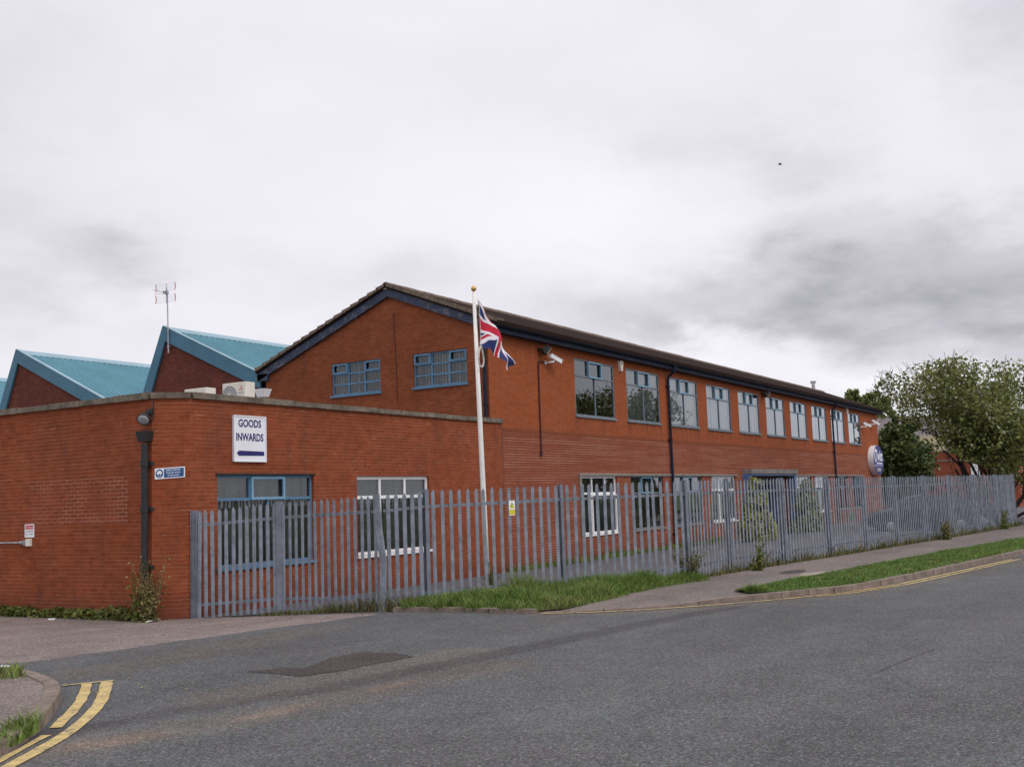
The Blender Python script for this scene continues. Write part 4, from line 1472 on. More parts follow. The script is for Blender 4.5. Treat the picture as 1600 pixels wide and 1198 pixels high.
# ------------------------------------------------------------------ fixtures
# goods inwards sign
sg = thing('goods_sign', 'white sign reading GOODS INWARDS with arrow on brick wall', 'sign', (15.17, YG - .03, 2.63))
b = MB(); fbox(b, FGo, 14.745, 15.59, 2.63, 3.49, .005, .045); b.build('sign_board', m_signw, sg)
b = MB()
t = .022
fbox(b, FGo, 14.74, 15.595, 2.625, 2.647, .04, .058); fbox(b, FGo, 14.74, 15.595, 3.473, 3.495, .04, .058)
fbox(b, FGo, 14.74, 14.762, 2.647, 3.473, .04, .058); fbox(b, FGo, 15.573, 15.595, 2.647, 3.473, .04, .058)
b.build('frame', m_signw, sg)
b = MB()
text_fit(b, FGo, 'GOODS', 15.165, 3.275, .60, .150, .0475, .030)
b.build('lettering', m_signblue, sg)
b = MB()
text_fit(b, FGo, 'INWARDS', 15.165, 3.015, .715, .150, .0475, .030)
b.build('lettering', m_signblue, sg)
b = MB()
b.face([FGo(14.815, 2.785, .0475), FGo(14.875, 2.735, .0475), FGo(15.54, 2.745, .0475), FGo(15.54, 2.825, .0475), FGo(14.875, 2.835, .0475)])
b.build('arrow', m_signblue, sg)

# helmets sign on the chamfered corner
n_ = Vector((YG - CY, -(CX - XL), 0)).normalized()
tv = Vector((CX - XL, YG - CY, 0)).normalized()
oc = Vector((XL, CY, 0))


def FCH(u, z, d):
    p = oc + tv * u + n_ * d
    zz_ = z + u * .05
    return (p.x, p.y, zz_)


def quadbox(mb, F, u0, u1, z0, z1, d0, d1):
    mb.hexa([F(u0, z0, d0), F(u1, z0, d0), F(u1, z0, d1), F(u0, z0, d1), F(u0, z1, d0), F(u1, z1, d0), F(u1, z1, d1), F(u0, z1, d1)])


sg = thing('safety_sign', 'small blue and white helmet safety sign beside the black downpipe', 'sign', tuple(oc + tv * .3 + Vector((0, 0, 2.33))))
b = MB(); quadbox(b, FCH, .05, .56, 2.315, 2.505, .003, .013); b.build('sign_board', m_signw, sg)
b = MB(); quadbox(b, FCH, .205, .54, 2.332, 2.488, .0135, .0155)
b.v.extend([FCH(.128 + .066 * math.cos(t * .314), 2.41 + .078 * math.sin(t * .314), .0145) for t in range(20)]); b.f.append(tuple(range(len(b.v) - 20, len(b.v)))); b.m.append(0)
b.build('blue_field', m_safe, sg)
b = MB()
for i_, s_ in enumerate(('Safety helmets', 'must be worn', 'in this area')):
    text_into(b, FCH, s_, .36, 2.448 - .046 * i_, .046, .0165, .0005, .92)
hv = [(.128 + .043 * math.cos(t * math.pi / 8), 2.412 + .05 * math.sin(t * math.pi / 8)) for t in range(9)] + [(.078, 2.408), (.178, 2.408)]
b.face([FCH(u, z, .0155) for u, z in hv[:9]]); quadbox(b, FCH, .08, .178, 2.404, 2.412, .0148, .0158)
b.face([FCH(u, z, .0155) for u, z in ((.098, 2.398), (.107, 2.36), (.128, 2.345), (.149, 2.36), (.158, 2.398), (.150, 2.398), (.143, 2.364), (.128, 2.353), (.113, 2.364), (.106, 2.398))])
b.build('lettering', m_signw, sg)

# attention sign, box and conduit on the side wall
FL = LEFT(XL)
sg = thing('attention_sign', 'small white sign with red heading on the side brick wall', 'sign', (XL, 18.66, 1.35))
b = MB(); fbox(b, FL, -18.81, -18.53, 1.352, 1.60, .003, .013); b.build('sign_board', m_signw, sg)
b = MB(); fbox(b, FL, -18.79, -18.55, 1.505, 1.58, .0132, .0152); b.build('red_heading', m_signred, sg)
b = MB(); text_into(b, FL, 'ATTENTION', -18.67, 1.523, .045, .0162, .0005, .95); b.build('lettering', m_signw, sg)
b = MB()
for (a0, a1, z_) in ((-18.785, -18.71, 1.452), (-18.70, -18.63, 1.455), (-18.62, -18.555, 1.458), (-18.78, -18.73, 1.40), (-18.70, -18.68, 1.40), (-18.655, -18.56, 1.404)):
    fbox(b, FL, a0, a1, z_, z_ + .018, .0132, .0145)
b.build('small_print', m_grey, sg)
jb = thing('junction_box', 'small cream electrical box with grey conduit on side wall', 'electrical box', (XL, 18.7, 1.2))
b = MB(); fbox(b, FL, -18.71, -18.59, 1.185, 1.325, .002, .07); b.build('box_body', m_cream, jb, bevel=.008)
b = MB(); b.tube([(XL - .035, 24, 1.255), (XL - .035, 18.86, 1.255)], .017, 8); b.tube([(XL - .035, 18.9, 1.255), (XL - .035, 18.80, 1.255)], .035, 10); fbox(b, FL, -18.80, -18.745, 1.21, 1.30, .004, .055)
b.build('conduit', m_alu, jb)

# corner floodlight above the hopper
fl = thing('floodlight', 'round black floodlight with glass face above the drain hopper', 'floodlight', (XL - .2, 15.33, 3.3))
b = MB()
cdir = Vector((-.70, -.35, -.62)).normalized()
cen = Vector((XL - .17, 15.31, 3.37))
b.lathe(cen, [(.04, -.14), (.08, -.11), (.112, -.02), (.118, .02)], 18, cdir)
b.build('lamp_housing', m_black, fl, smooth=True)
b = MB(); b.lathe(cen, [(.104, .022), (.08, .040), (.03, .046)], 18, cdir); b.build('lens', m_lens, fl, smooth=True)
b = MB(); b.tube([cen - cdir * .1, cen - cdir * .12 + Vector((.03, 0, .05)), (XL - .005, 15.34, 3.50)], .022, 8); fbox(b, FL, -15.42, -15.26, 3.46, 3.56, .001, .03); b.build('bracket', m_black, fl)


def cctv(loc, wall, dirv, label, s=1.0, small=False):
    """camera on a swan-neck bracket; loc = wall fixing, dirv = aim"""
    t = thing('cctv_camera', label, 'security camera', loc, 'security cameras on the brick front')
    L = Vector(loc); d = Vector(dirv).normalized()
    b = MB()
    b.lathe(L, [(.06 * s, 0), (.06 * s, .03 * s), (.035 * s, .05 * s)], 12, wall)
    wv = Vector(wall)
    e = L + wv * .22 * s + Vector((0.12 * s, 0, .02 * s))
    b.tube([L + wv * .04 * s, L + wv * .16 * s + Vector((.03 * s, 0, .01 * s)), e, e + Vector((.03 * s, 0, .07 * s))], [.03 * s, .026 * s, .028 * s, .03 * s], 8)
    b.build('bracket', m_white, t, smooth=True)
    c = e + Vector((.06 * s, 0, .10 * s))
    b = MB()
    b.beam(c - d * .22 * s, c + d * .30 * s, .13 * s, .12 * s)
    o = b.build('camera_housing', m_white, t, bevel=.02 * s)
    b = MB()
    b.beam(c - d * .20 * s + Vector((0, 0, .066 * s)), c + d * .36 * s + Vector((0, 0, .066 * s)), .15 * s, .012 * s)
    b.build('sunshield', m_white, t)
    b = MB()
    b.lathe(c + d * .302 * s, [(.045 * s, 0), (.045 * s, .012 * s)], 12, d)
    b.build('lens', m_black, t)
    return t


cctv((27.15, YF - .002, 5.60), (0, -1, 0), (.93, -.15, -.28), 'white security camera on bracket under the eaves nearest the flagpole', 1.0)
cctv((64.9, YF - .002, 5.22), (0, -1, 0), (.80, -.5, -.35), 'white security camera beside the last upstairs window', 1.15)
cctv((67.1, YF - .002, 5.45), (0, -1, 0), (.80, -.5, -.45), 'white security camera above the oval blue sign', 1.15)


def flood2(loc, label, s):
    t = thing('floodlight', label, 'floodlight', loc, 'floodlights under the eaves')
    L = Vector(loc)
    b = MB(); b.box(L + Vector((-.05, -.02, -.05)), L + Vector((.05, 0, .05))); b.beam(L, L + Vector((.02, -.16, .02)), .03, .03); b.build('bracket', m_black, t)
    b = MB()
    c = L + Vector((.10, -.20, -.02))
    d = Vector((.45, -.6, -.55)).normalized()
    b.beam(c - d * .05, c + d * .07, .34 * s, .24 * s)
    b.beam(c - d * .12, c - d * .051, .20 * s, .14 * s)
    b.build('lamp_housing', m_black, t)
    b = MB(); b.beam(c + d * .072, c + d * .082, .31 * s, .21 * s); b.build('lens', m_cream, t)
    return t


flood2((26.80, YF - .002, 5.94), 'dark floodlight under the eaves above the first security camera', 1.0)
flood2((46.75, YF - .002, 5.98), 'dark floodlight under the eaves midway along the front', 1.0)


def alarm(x, z, label):
    t = thing('alarm_box', label, 'alarm box', (x, YF, z), 'alarm boxes on the brick front')
    b = MB()
    prof = [(-.11, .17), (.11, .17), (.12, .05), (.05, -.17), (-.05, -.17), (-.12, .05)]
    n0 = len(b.v)
    fr = [(x + u, YF - .10, z + w) for u, w in prof]
    bk = [(x + u * 1.1, YF - .002, z + w * 1.05) for u, w in prof]
    b.face(fr[::-1]); b.face(bk)
    for i in range(6):
        b.face([fr[i], fr[(i + 1) % 6], bk[(i + 1) % 6], bk[i]])
    b.build('cover', m_cream, t)
    b = MB(); b.lathe((x, YF - .101, z + .06), [(.03, 0), (.02, .02)], 10, (0, -1, 0)); b.build('strobe', m_lens, t)


alarm(32.15, 6.0 - .06, 'white alarm box between the first and second upstairs windows')
alarm(61.6, 6.05 - .05, 'cream alarm box beside the far downpipe under the eaves')

# oval sign
sg = thing('oval_sign', 'oval blue company sign in white drum on far end of front wall', 'sign', (67.4, YF - .2, 3.3))
b = MB()
a_, c_ = 1.28, .88
cx_, cz_ = 67.3, 3.32
NN = 48
ring0 = [(cx_ + a_ * math.cos(t * 2 * math.pi / NN), YF - .001, cz_ + c_ * math.sin(t * 2 * math.pi / NN)) for t in range(NN)]
ring1 = [(p[0], YF - .33, p[2]) for p in ring0]
for i in range(NN):
    j = (i + 1) % NN
    b.face([ring0[i], ring0[j], ring1[j], ring1[i]])
b.build('drum', m_signw, sg, smooth=True)
b = MB()
b.face([(cx_ + a_ * .985 * math.cos(-t * 2 * math.pi / NN), YF - .331, cz_ + c_ * .985 * math.sin(-t * 2 * math.pi / NN)) for t in range(NN)])
b.build('sign_face', m_oval, sg)
b = MB()
FO = FAC(YF - .331)
text_fit(b, FO, 'Twist', cx_ + .20, cz_ - .07, 1.85, .68, .004, .035)
arc = [(cx_ - .66 + .36 * math.cos(R(t)), cz_ + .26 + .42 * math.sin(R(t)), .0) for t in range(60, 285, 15)]
ai = [(cx_ - .62 + .22 * math.cos(R(t)), cz_ + .26 + .30 * math.sin(R(t)), .0) for t in range(60, 285, 15)]
for i in range(len(arc) - 1):
    b.face([FO(*arc[i][:2], .005), FO(*arc[i + 1][:2], .005), FO(*ai[i + 1][:2], .005), FO(*ai[i][:2], .005)])
fbox(b, FO, cx_ - .50, cx_ + .95, cz_ - .24, cz_ - .15, .002, .004)
fbox(b, FO, cx_ - 1.15, cx_ + 1.15, cz_ - .345, cz_ - .315, .002, .004)
b.build('lettering', m_signw, sg)
b = MB()
for i in range(3):
    fbox(b, FO, cx_ - .46 + .34 * i, cx_ - .20 + .34 * i, cz_ - .68, cz_ - .46, .002, .004)
b.build('tan_lettering', m_tan, sg)


# air-conditioning units on the flat roof
def ac(x, yc, z0, label, w=.70, h=.55, dp=.30):
    t = thing('air_conditioner', label, 'air conditioner', (x, yc, 3.42), 'air conditioners on the flat roof')
    b = MB(); b.box((x, yc - w / 2, z0), (x + dp, yc + w / 2, z0 + h)); body = b.build('casing', m_cream, t, bevel=.012)
    b = MB()
    for yy in (yc - w / 2 + .08, yc + w / 2 - .12):
        b.box((x + .02, yy, 3.421), (x + dp - .02, yy + .05, z0 - .002))
    b.build('foot', m_steel, t)
    fy, fz, fr = yc + .12, z0 + h * .48, .225
    b = MB(); b.lathe((x - .001, fy, fz), [(fr, 0), (fr, .004)], 28, (-1, 0, 0)); fg = b.build('fan_opening', m_grey, t)
    b = MB()
    for rr in (.222, .16, .10):
        b.tube([(x - .012, fy + rr * math.cos(q * .2618), fz + rr * math.sin(q * .2618)) for q in range(25)], .005, 4)
    for q in range(16):
        aa = q * math.pi / 8
        b.tube([(x - .012, fy + .05 * math.cos(aa), fz + .05 * math.sin(aa)), (x - .012, fy + .22 * math.cos(aa), fz + .22 * math.sin(aa))], .004, 4)
    b.lathe((x - .006, fy, fz), [(.055, 0), (.05, .014)], 14, (-1, 0, 0))
    b.build('fan_guard', m_cream, t)
    b = MB()
    ly, lz, sq = yc - .225, z0 + h * .74, .030
    F = LEFT(x)
    for (ou, oz, ang) in ((0, .034, 90), (-.030, -.018, 210), (.030, -.018, 330)):
        ca, sa = math.cos(R(ang)), math.sin(R(ang))
        c0 = (-ly + ou, lz + oz)
        b.face([F(c0[0] + ca * sq, c0[1] + sa * sq, .004), F(c0[0] - sa * sq * .55, c0[1] + ca * sq * .55, .004), F(c0[0] - ca * sq, c0[1] - sa * sq, .004), F(c0[0] + sa * sq * .55, c0[1] - ca * sq * .55, .004)])
    b.build('maker_emblem', m_signred, t)
    b = MB(); text_into(b, F, 'MITSUBISHI', -ly, lz - .105, .038, .004, .0005, .8); b.build('lettering', m_grey, t)
    return t


ac(17.5, 17.56, 3.985, 'cream air conditioner on the flat roof with its fan in full view')
ac(17.6, 18.87, 3.97, 'cream air conditioner on the flat roof half hidden by the coping')
vt = thing('roof_vent', 'pale square tapered vent cowl on the flat roof below the gable', 'roof vent', (22.0, 21.0, 3.42))
b = MB()
b.hexa([(21.90, 20.86, 4.76), (22.10, 20.86, 4.76), (22.10, 21.10, 4.76), (21.90, 21.10, 4.76), (21.84, 20.80, 4.98), (22.16, 20.80, 4.98), (22.16, 21.16, 4.98), (21.84, 21.16, 4.98)])
b.build('cowl', m_signw, vt)
b = MB(); b.tube([(22, 20.98, 3.42), (22, 20.98, 4.759)], .085, 12); b.build('pipe', m_alu, vt)

# tv aerial
ae = thing('tv_aerial', 'tall grid tv aerial with orange ends strapped to a sawtooth gable', 'aerial', (24.0, 26.93, 7.05))
b = MB(); b.tube([(SX0 - .12, 26.90, 6.75), (SX0 - .12, 26.95, 8.72)], .020, 8); b.box((SX0 - .13, 26.86, 6.95), (SX0 - .0, 26.95, 6.99)); b.build('mast', m_alu, ae)
b = MB()
for zc in (8.50, 8.87):
    for z in (-.10, -.03, .04, .11):
        b.tube([(SX0 - .14, 26.55, zc + z), (SX0 - .22, 27.34, zc + z)], .0035, 4)
b.tube([(SX0 - .17, 26.94, 8.35), (SX0 - .17, 26.94, 9.0)], .010, 5)
for (dy, dz) in ((.32, .10), (-.32, .10), (.26, -.06), (-.26, -.06)):
    b.tube([(SX0 - .16, 26.94, 8.70), (SX0 - .42, 26.94 + dy, 8.70 + dz)], .008, 5)
b.box((SX0 - .26, 26.88, 8.66), (SX0 - .12, 27.0, 8.75))
b.build('reflector', m_alu, ae)
b = MB()
for zc in (8.50, 8.87):
    for yy, xx in ((26.55, SX0 - .14), (27.34, SX0 - .22)):
        b.tube([(xx - .03, yy, zc - .12), (xx, yy + .0, zc), (xx - .03, yy, zc + .13)], .014, 6)
b.build('end_cap', m_orange, ae)

# ------------------------------------------------------------------ palisade fencing
def pale(mb, p, d, z0, z1, w=.067, tilt=(0, 0), q=rnd):
    """W-section pale with a pointed head"""
    p = Vector((p[0], p[1], 0)); d = Vector((d[0], d[1], 0)).normalized()
    n = Vector((d.y, -d.x, 0))
    prof = [(-w / 2, -.004), (-w * .22, .006), (0, .001), (w * .22, .006), (w / 2, -.004)]
    tip = [z1 - .055, z1 - .012, z1, z1 - .012, z1 - .055]
    i = len(mb.v)
    for (a, b), zt in zip(prof, tip):
        mb.v.append(tuple(p + d * a + n * b + Vector((0, 0, z0))))
    for (a, b), zt in zip(prof, tip):
        mb.v.append(tuple(p + d * (a + tilt[0]) + n * (b + tilt[1]) + Vector((0, 0, zt))))
    for j in range(4):
        mb.f.append((i + j, i + j + 1, i + 5 + j + 1, i + 5 + j)); mb.m.append(0)
    # thickness behind
    k0 = len(mb.v)
    for (a, b), zt in zip(prof, tip):
        mb.v.append(tuple(p + d * a + n * (b - .003) + Vector((0, 0, z0))))
    for (a, b), zt in zip(prof, tip):
        mb.v.append(tuple(p + d * (a + tilt[0]) + n * (b - .003 + tilt[1]) + Vector((0, 0, zt))))
    for j in range(4):
        mb.f.append((k0 + j + 1, k0 + j, k0 + 5 + j, k0 + 5 + j + 1)); mb.m.append(0)
    for j in range(4):
        mb.f.append((i + 5 + j, i + 5 + j + 1, k0 + 5 + j + 1, k0 + 5 + j)); mb.m.append(0)


def bay(parent, A, B, zb, zt, n, front=-1, skip=(), inset=.06):
    """pales and two rails between two posts. zb, zt = (z at A, z at B)"""
    A2, B2 = Vector((A[0], A[1], 0)), Vector((B[0], B[1], 0))
    L = (B2 - A2).length
    d = (B2 - A2).normalized()
    nrm = Vector((d.y, -d.x, 0))
    mb = MB()
    for i in range(n):
        t = (i + .75) / (n + .5)
        if i in skip: continue
        p = A2.lerp(B2, t) + nrm * .045
        pale(mb, p, d, zb[0] + (zb[1] - zb[0]) * t + rnd.uniform(-.008, .008), zt[0] + (zt[1] - zt[0]) * t + rnd.uniform(-.01, .01),
             tilt=(rnd.uniform(-.008, .008) + (rnd.uniform(-.03, .03) if rnd.random() < .12 else 0), rnd.uniform(-.008, .008)))
    o = mb.build('pale_panel', m_steel, parent)
    for f, base in ((.86, 0), (.12, 0)):
        rb_ = MB()
        za, zc = zb[0] + (zt[0] - zb[0]) * f, zb[1] + (zt[1] - zb[1]) * f
        a, b = A2 + d * .02 + Vector((0, 0, za)), B2 - d * .02 + Vector((0, 0, zc))
        rb_.beam(a + nrm * .022, b + nrm * .022, .006, .05)
        rb_.beam(a + nrm * .0 - Vector((0, 0, .022)), b + nrm * .0 - Vector((0, 0, .022)), .045, .006)
        rb_.build('rail', m_steeld, o)
    return o


def post(parent, P, z0, z1, d, w=.10, t=.055, m=None):
    b = MB()
    p = Vector((P[0], P[1], 0)); d = Vector((d[0], d[1], 0)).normalized(); n = Vector((d.y, -d.x, 0))
    # I section
    for (o, ww, tt) in ((n * (w / 2 - .004), t, .008), (n * -(w / 2 - .004), t, .008)):
        b.beam(p + o + Vector((0, 0, z0)), p + o + Vector((0, 0, z1)), tt, ww, up=d)
    b.beam(p + Vector((0, 0, z0)), p + Vector((0, 0, z1)), w - .018, .007, up=d)
    return b.build('post', m or m_steeld, parent)


def dirv(a, b):
    return (b[0] - a[0], b[1] - a[1])


gate = thing('palisade_gate', 'grey steel palisade gates from the brick wall corner to the bent post', 'gate', (14.2, 13, -.05))
bay(gate, F0, F1, (-.12, -.06), (1.74, 1.84), 12)
bay(gate, F1, F2, (-.06, -.01), (1.84, 1.90), 15)
post(gate, (F0[0] + .0, F0[1] - .0), -.2, 1.75, (-dirv(F0, F1)[1], dirv(F0, F1)[0]), .11, .10)
b = MB(); dd = Vector((F1[0] - F0[0], F1[1] - F0[1], 0)).normalized(); nn = Vector((dd.y, -dd.x, 0))
b.beam(Vector((F1[0], F1[1], -.10)) + nn * .05, Vector((F1[0], F1[1], 1.86)) + nn * .05, .035, .13, up=dd)
b.build('post', m_steeld, gate)
# bent gate post
b = MB()
pp = [(-.02, -.05, -.12), (.03, -.04, .3), (.05, -.05, .8), (-.02, -.06, 1.3), (-.07, -.04, 1.92)]
for (a, c) in zip(pp[:-1], pp[1:]):
    dgx = Vector((F2[0] - F1[0], F2[1] - F1[1], 0)).normalized()
    n2 = Vector((dgx.y, -dgx.x, 0))
    pa = Vector((F2[0], F2[1], 0)) - dgx * a[0] * -1 + n2 * .06 + Vector((0, 0, a[2]))
    pc = Vector((F2[0], F2[1], 0)) - dgx * c[0] * -1 + n2 * .06 + Vector((0, 0, c[2] + .002))
    b.beam(pa, pc, .04, .115, up=dgx)
b.build('bent_post', m_steel, gate)

fen = thing('palisade_fence', 'grey palisade fence running along the grass bank behind the flagpole corner', 'fence', (17.5, 9.4, .08))
bay(fen, F2, F3, (0, .03), (1.90, 1.95), 5)
bay(fen, F3, F4, (.02, .06), (1.95, 1.985), 16)
bay(fen, F4, F5, (.06, .10), (1.985, 2.0), 17)
post(fen, F3, -.1, 1.97, dirv(F3, F4), .10, .07)
post(fen, F4, -.1, 1.99, dirv(F4, F5))
post(fen, F5, -.1, 2.01, dirv(F4, F5))

fen2 = thing('palisade_fence', 'long grey palisade fence receding beside the footway and grass verge', 'fence', (30, 6.8, .1))
for i in range(len(FR) - 1):
    L = math.hypot(*dirv(FR[i], FR[i + 1]))
    bay(fen2, FR[i], FR[i + 1], (.14, .14), (2.0 + .003 * i, 2.003 + .003 * i), max(8, round(L / .162)))
    post(fen2, FR[i + 1], 0, 2.02 + .003 * i, dirv(FR[i], FR[i + 1]), .11, .06)
FRe = (48.6, 5.9)
bay(fen2, FR[-1], FRe, (.14, .1), (2.03, 1.98), 16)
post(fen2, FRe, 0, 2.0, dirv(FR[-1], FRe))

ws = thing('warning_sign', 'narrow yellow and white warning plate wired to the palisade pales', 'sign', (16.5, 9.95, 1.3))
d = Vector((F4[0] - F3[0], F4[1] - F3[1], 0)).normalized(); nf = Vector((d.y, -d.x, 0))
org = Vector((F3[0], F3[1], 0)) + d * 1.60 + nf * .066


def FW(u, z, dd_):
    p = org + d * u + nf * dd_
    return (p.x, p.y, z)


WZ = 1.47
b = MB(); quadbox(b, FW, 0, .125, WZ, WZ + .26, 0, .004); b.build('sign_board', m_signw, ws)
b = MB(); quadbox(b, FW, .004, .121, WZ + .012, WZ + .105, .0045, .0055); b.face([FW(.012, WZ + .13, .005), FW(.113, WZ + .13, .005), FW(.0625, WZ + .245, .005)]); b.build('yellow_field', m_yellow, ws)
b = MB(); b.face([FW(.045, WZ + .145, .006), FW(.062, WZ + .165, .006), FW(.078, WZ + .20, .006), FW(.066, WZ + .20, .006), FW(.050, WZ + .172, .006)]); b.build('symbol', m_black, ws)

# ------------------------------------------------------------------ flagpole and flag
PX, PY = 17.0, 10.75
fp = thing('flagpole', 'white flagpole with gilt ball top standing behind the palisade fence', 'flagpole', (PX, PY, 0))
TOP = (PX - .085, PY + .05, 3.865 + CH)
b = MB()
b.tube([(PX, PY, -.1), (PX - .02, PY + .012, 1.4), (PX - .05, PY + .03, 3.4), TOP], [.052, .050, .044, .033], 14)
b.build('pole', m_pole, fp, smooth=True)
b = MB()
prof = [(.012, -.02), (.030, 0), (.018, .02)] + [(.052 * math.sin(R(t)), .068 - .052 * math.cos(R(t))) for t in range(20, 171, 15)] + [(.008, .125)]
b.lathe(TOP, prof, 16); b.build('finial', m_gold, fp, smooth=True)
b = MB()
lp = []
zc = 2.62 + CH + .02
for t in range(0, 33):
    a = t / 32 * 2 * math.pi
    lp.append((PX - .085 + .110 * math.sin(a) * (.75 + .25 * math.cos(a + math.pi)), PY - .065, zc + .19 * math.cos(a)))
b.tube(lp, .017, 6)
b.tube([(PX - .05, PY - .06, zc + .18), (PX - .056, PY - .055, zc + .30), (PX - .06, PY - .045, 3.70 + CH)], .006, 5)
b.build('halyard', m_rope, fp)

NU, NV = 150, 84


def interp(tab, x):
    for (a, b) in zip(tab[:-1], tab[1:]):
        if x <= b[0]:
            t = (x - a[0]) / (b[0] - a[0])
            t = t * t * (3 - 2 * t) * .35 + t * .65
            return [p + (q - p) * t for p, q in zip(a[1:], b[1:])]
    return list(tab[-1][1:])


# positions across (m from the pole) and height, of the upper fold and of the lower hem, along the fly
TOPT = [(0, -.03, 3.74), (.2, .21, 3.50), (.4, .50, 3.30), (.5, .64, 3.18), (.6, .80, 3.03), (.8, 1.02, 2.83), (1, 1.18, 2.62)]
BOTT = [(0, .01, 2.87), (.15, .10, 2.86), (.28, .30, 2.83), (.4, .43, 2.745), (.5, .54, 2.70), (.6, .67, 2.66), (.75, .82, 2.63), (.88, .94, 2.56), (1, 1.05, 2.50)]
VFT = [(0, 1.0), (.38, .66), (.5, .57), (.62, .43), (1.0, .36)]


def union(u, v):
    """0 white 1 red 2 blue on a 2:1 field; u along the fly, v up the hoist"""
    x, y = u * 60 - 30, v * 30 - 15
    if abs(x) < 3 or abs(y) < 3: return 1
    if abs(x) < 4.6 or abs(y) < 4.6: return 0
    for sgn in (1, -1):
        dd_ = (x * sgn * 1 - y * 2) / math.sqrt(5)     # distance from the diagonal
        along = x
        up = dd_
        if abs(dd_) < 2.5:
            # counterchanged red
            side = -1 if along < 0 else 1
            sg_ = dd_ * side * (1 if sgn == 1 else 1)
            if (sgn == 1 and 0 < sg_ < 1.8) or (sgn == -1 and -1.8 < dd_ * side * -1 < 0):
                return 1
            return 0
    return 2


fb_ = MB()
for i in range(NU + 1):
    u = i / NU
    T = interp(TOPT, u); B = interp(BOTT, u); vf = interp(VFT, u)[0]
    for j in range(NV + 1):
        v = j / NV
        if v <= vf:
            s = v / vf
            ss = s
            x = B[0] + (T[0] - B[0]) * ss
            z = B[1] + (T[1] - B[1]) * ss
            y = .05 * math.sin(7.5 * u + 2.2 * s) * (.25 + u) + .035 * math.sin(15 * u - 3 * s) - .03 * u
            x += .012 * math.sin(9 * s + 6 * u)
            hem = (1 - s) ** 2
            z += hem * .018 * math.sin(24 * u)
        else:
            s = (v - vf) / max(1e-6, 1 - vf + .25)
            x = T[0] + (B[0] - T[0]) * s * .55
            z = T[1] + (B[1] - T[1]) * s * .55
            y = .05 * math.sin(7.5 * u + 2.2) * (.25 + u) + .035 * math.sin(15 * u - 3) - .03 * u + .07 * math.sin(min(1, s * 3) * 1.57)
        if u > .93:      # frayed fly end
            z += (u - .93) * .5 * math.sin(v * 40) * .4
        fb_.v.append((PX - .05 + x * 1.0, PY - .02 + y, z + CH))
W1 = NV + 1
for i in range(NU):
    for j in range(NV):
        fb_.f.append((i * W1 + j, (i + 1) * W1 + j, (i + 1) * W1 + j + 1, i * W1 + j + 1))
        fb_.m.append(union((i + .5) / NU, (j + .5) / NV))
fo = fb_.build('flag', [m_flagw, m_flagr, m_flagb], None, smooth=True)
tag(fo, 'drooping red white and blue union flag flying from the white pole', 'flag')

# ------------------------------------------------------------------ planting at the buildings
bush('conifer_shrub', 'golden conical conifer shrub standing before the blue entrance', (38.24, 12.7, -.14), (.74, .74, 2.4), 15000, .12, m_gold_leaf, 3, cone=.72, group='conical shrubs by the entrance', lumps=60)
bush('conifer_shrub', 'greener conical conifer shrub on the far side of the blue entrance', (47.2, 13.4, -.14), (.82, .82, 2.3), 15000, .13, m_gcon, 4, cone=.72, group='conical shrubs by the entrance', lumps=60)

weed('tall_weed', 'tall dry weed clump growing against the black corner downpipe', (13.10, 15.18, -.12), 1.16, 26, m_dry, 21, .075, 36, .40)
weed('tall_weed', 'leafy green weed climbing the foot of the black downpipe', (13.08, 15.48, -.12), .95, 8, m_weed, 22, .09, 22, .3)
weed('tall_weed', 'single upright dock weed in front of the long palisade fence', (22.35, 7.42, .1), .72, 6, m_weed, 23, .10, 44, .12)
weed('tall_weed', 'bushy nettle clump at the corner of the palisade fence', (19.9, 8.0, .12), .62, 34, m_brush, 24, .07, 30, .9)
weed('tall_weed', 'reddish dead weed at the foot of the flagpole', (16.72, 10.5, .1), .62, 9, m_dry, 25, .07, 22, .18)
weed('tall_weed', 'pale flowering weed bush halfway along the long palisade fence', (34.9, 5.8, .1), .62, 22, m_brush, 26, .09, 22, .7)
weed('tall_weed', 'green weed stem near the far end of the palisade fence', (42.2, 5.05, .1), .75, 8, m_weed, 27, .12, 26, .25)


def samp_loft(A, B, zf, wt=None, power=1.0):
    a, b = resample([Vector((p[0], p[1], 0)) for p in A], 80), resample([Vector((p[0], p[1], 0)) for p in B], 80)

    def f():
        u = rnd.random() ** power
        s = u * 78.999
        i = int(s); fr = s - i
        t = rnd.random()
        p = a[i].lerp(a[i + 1], fr).lerp(b[i].lerp(b[i + 1], fr), t)
        hs = wt(u, t) if wt else 1.0
        hs *= .55 + .9 * max(0, .5 + mnoise.noise(Vector((p.x * 1.6, p.y * 1.6, 0))))
        return p.x, p.y, zf(p, t), hs
    return f


blades('long_grass', samp_loft(MOA, MOB, lambda p, t: moundz(p, t) - .02, lambda u, t: (.35 + .75 * t) * min(1, .35 + u * 5) * min(1, .5 + (1 - u) * 2.5)), 22000, .14, .34, m_grass, .9, .008,
       'long green grass on the bank below the palisade fence', 'grass')
VF2 = [p for p in VF if p[0] < 46]; VB2 = [p for p in VB if p[0] < 46]
blades('verge_grass', samp_loft(VF2, VB2, lambda p, t: .10 + .03 * math.sin(math.pi * t), lambda u, t: min(1, .3 + u * 8) * min(1, .45 + 2.2 * min(t, 1 - t)), 1.5), 52000, .03, .085, m_verge, 1.0, .007,
       'mown green grass of the verge between kerb and footway', 'grass')
blades('kerb_grass', samp_loft([(p[0] + .02, p[1] - .06) for p in VF2], [(p[0], p[1] + .06) for p in VF2], lambda p, t: .10, lambda u, t: 1.25 if mnoise.noise(Vector((u * 46, 1.7, 0))) > .12 else .02, 1.5), 5200, .03, .11, m_grass, 1.2, .007,
       'ragged grass creeping over the verge kerb', 'grass')
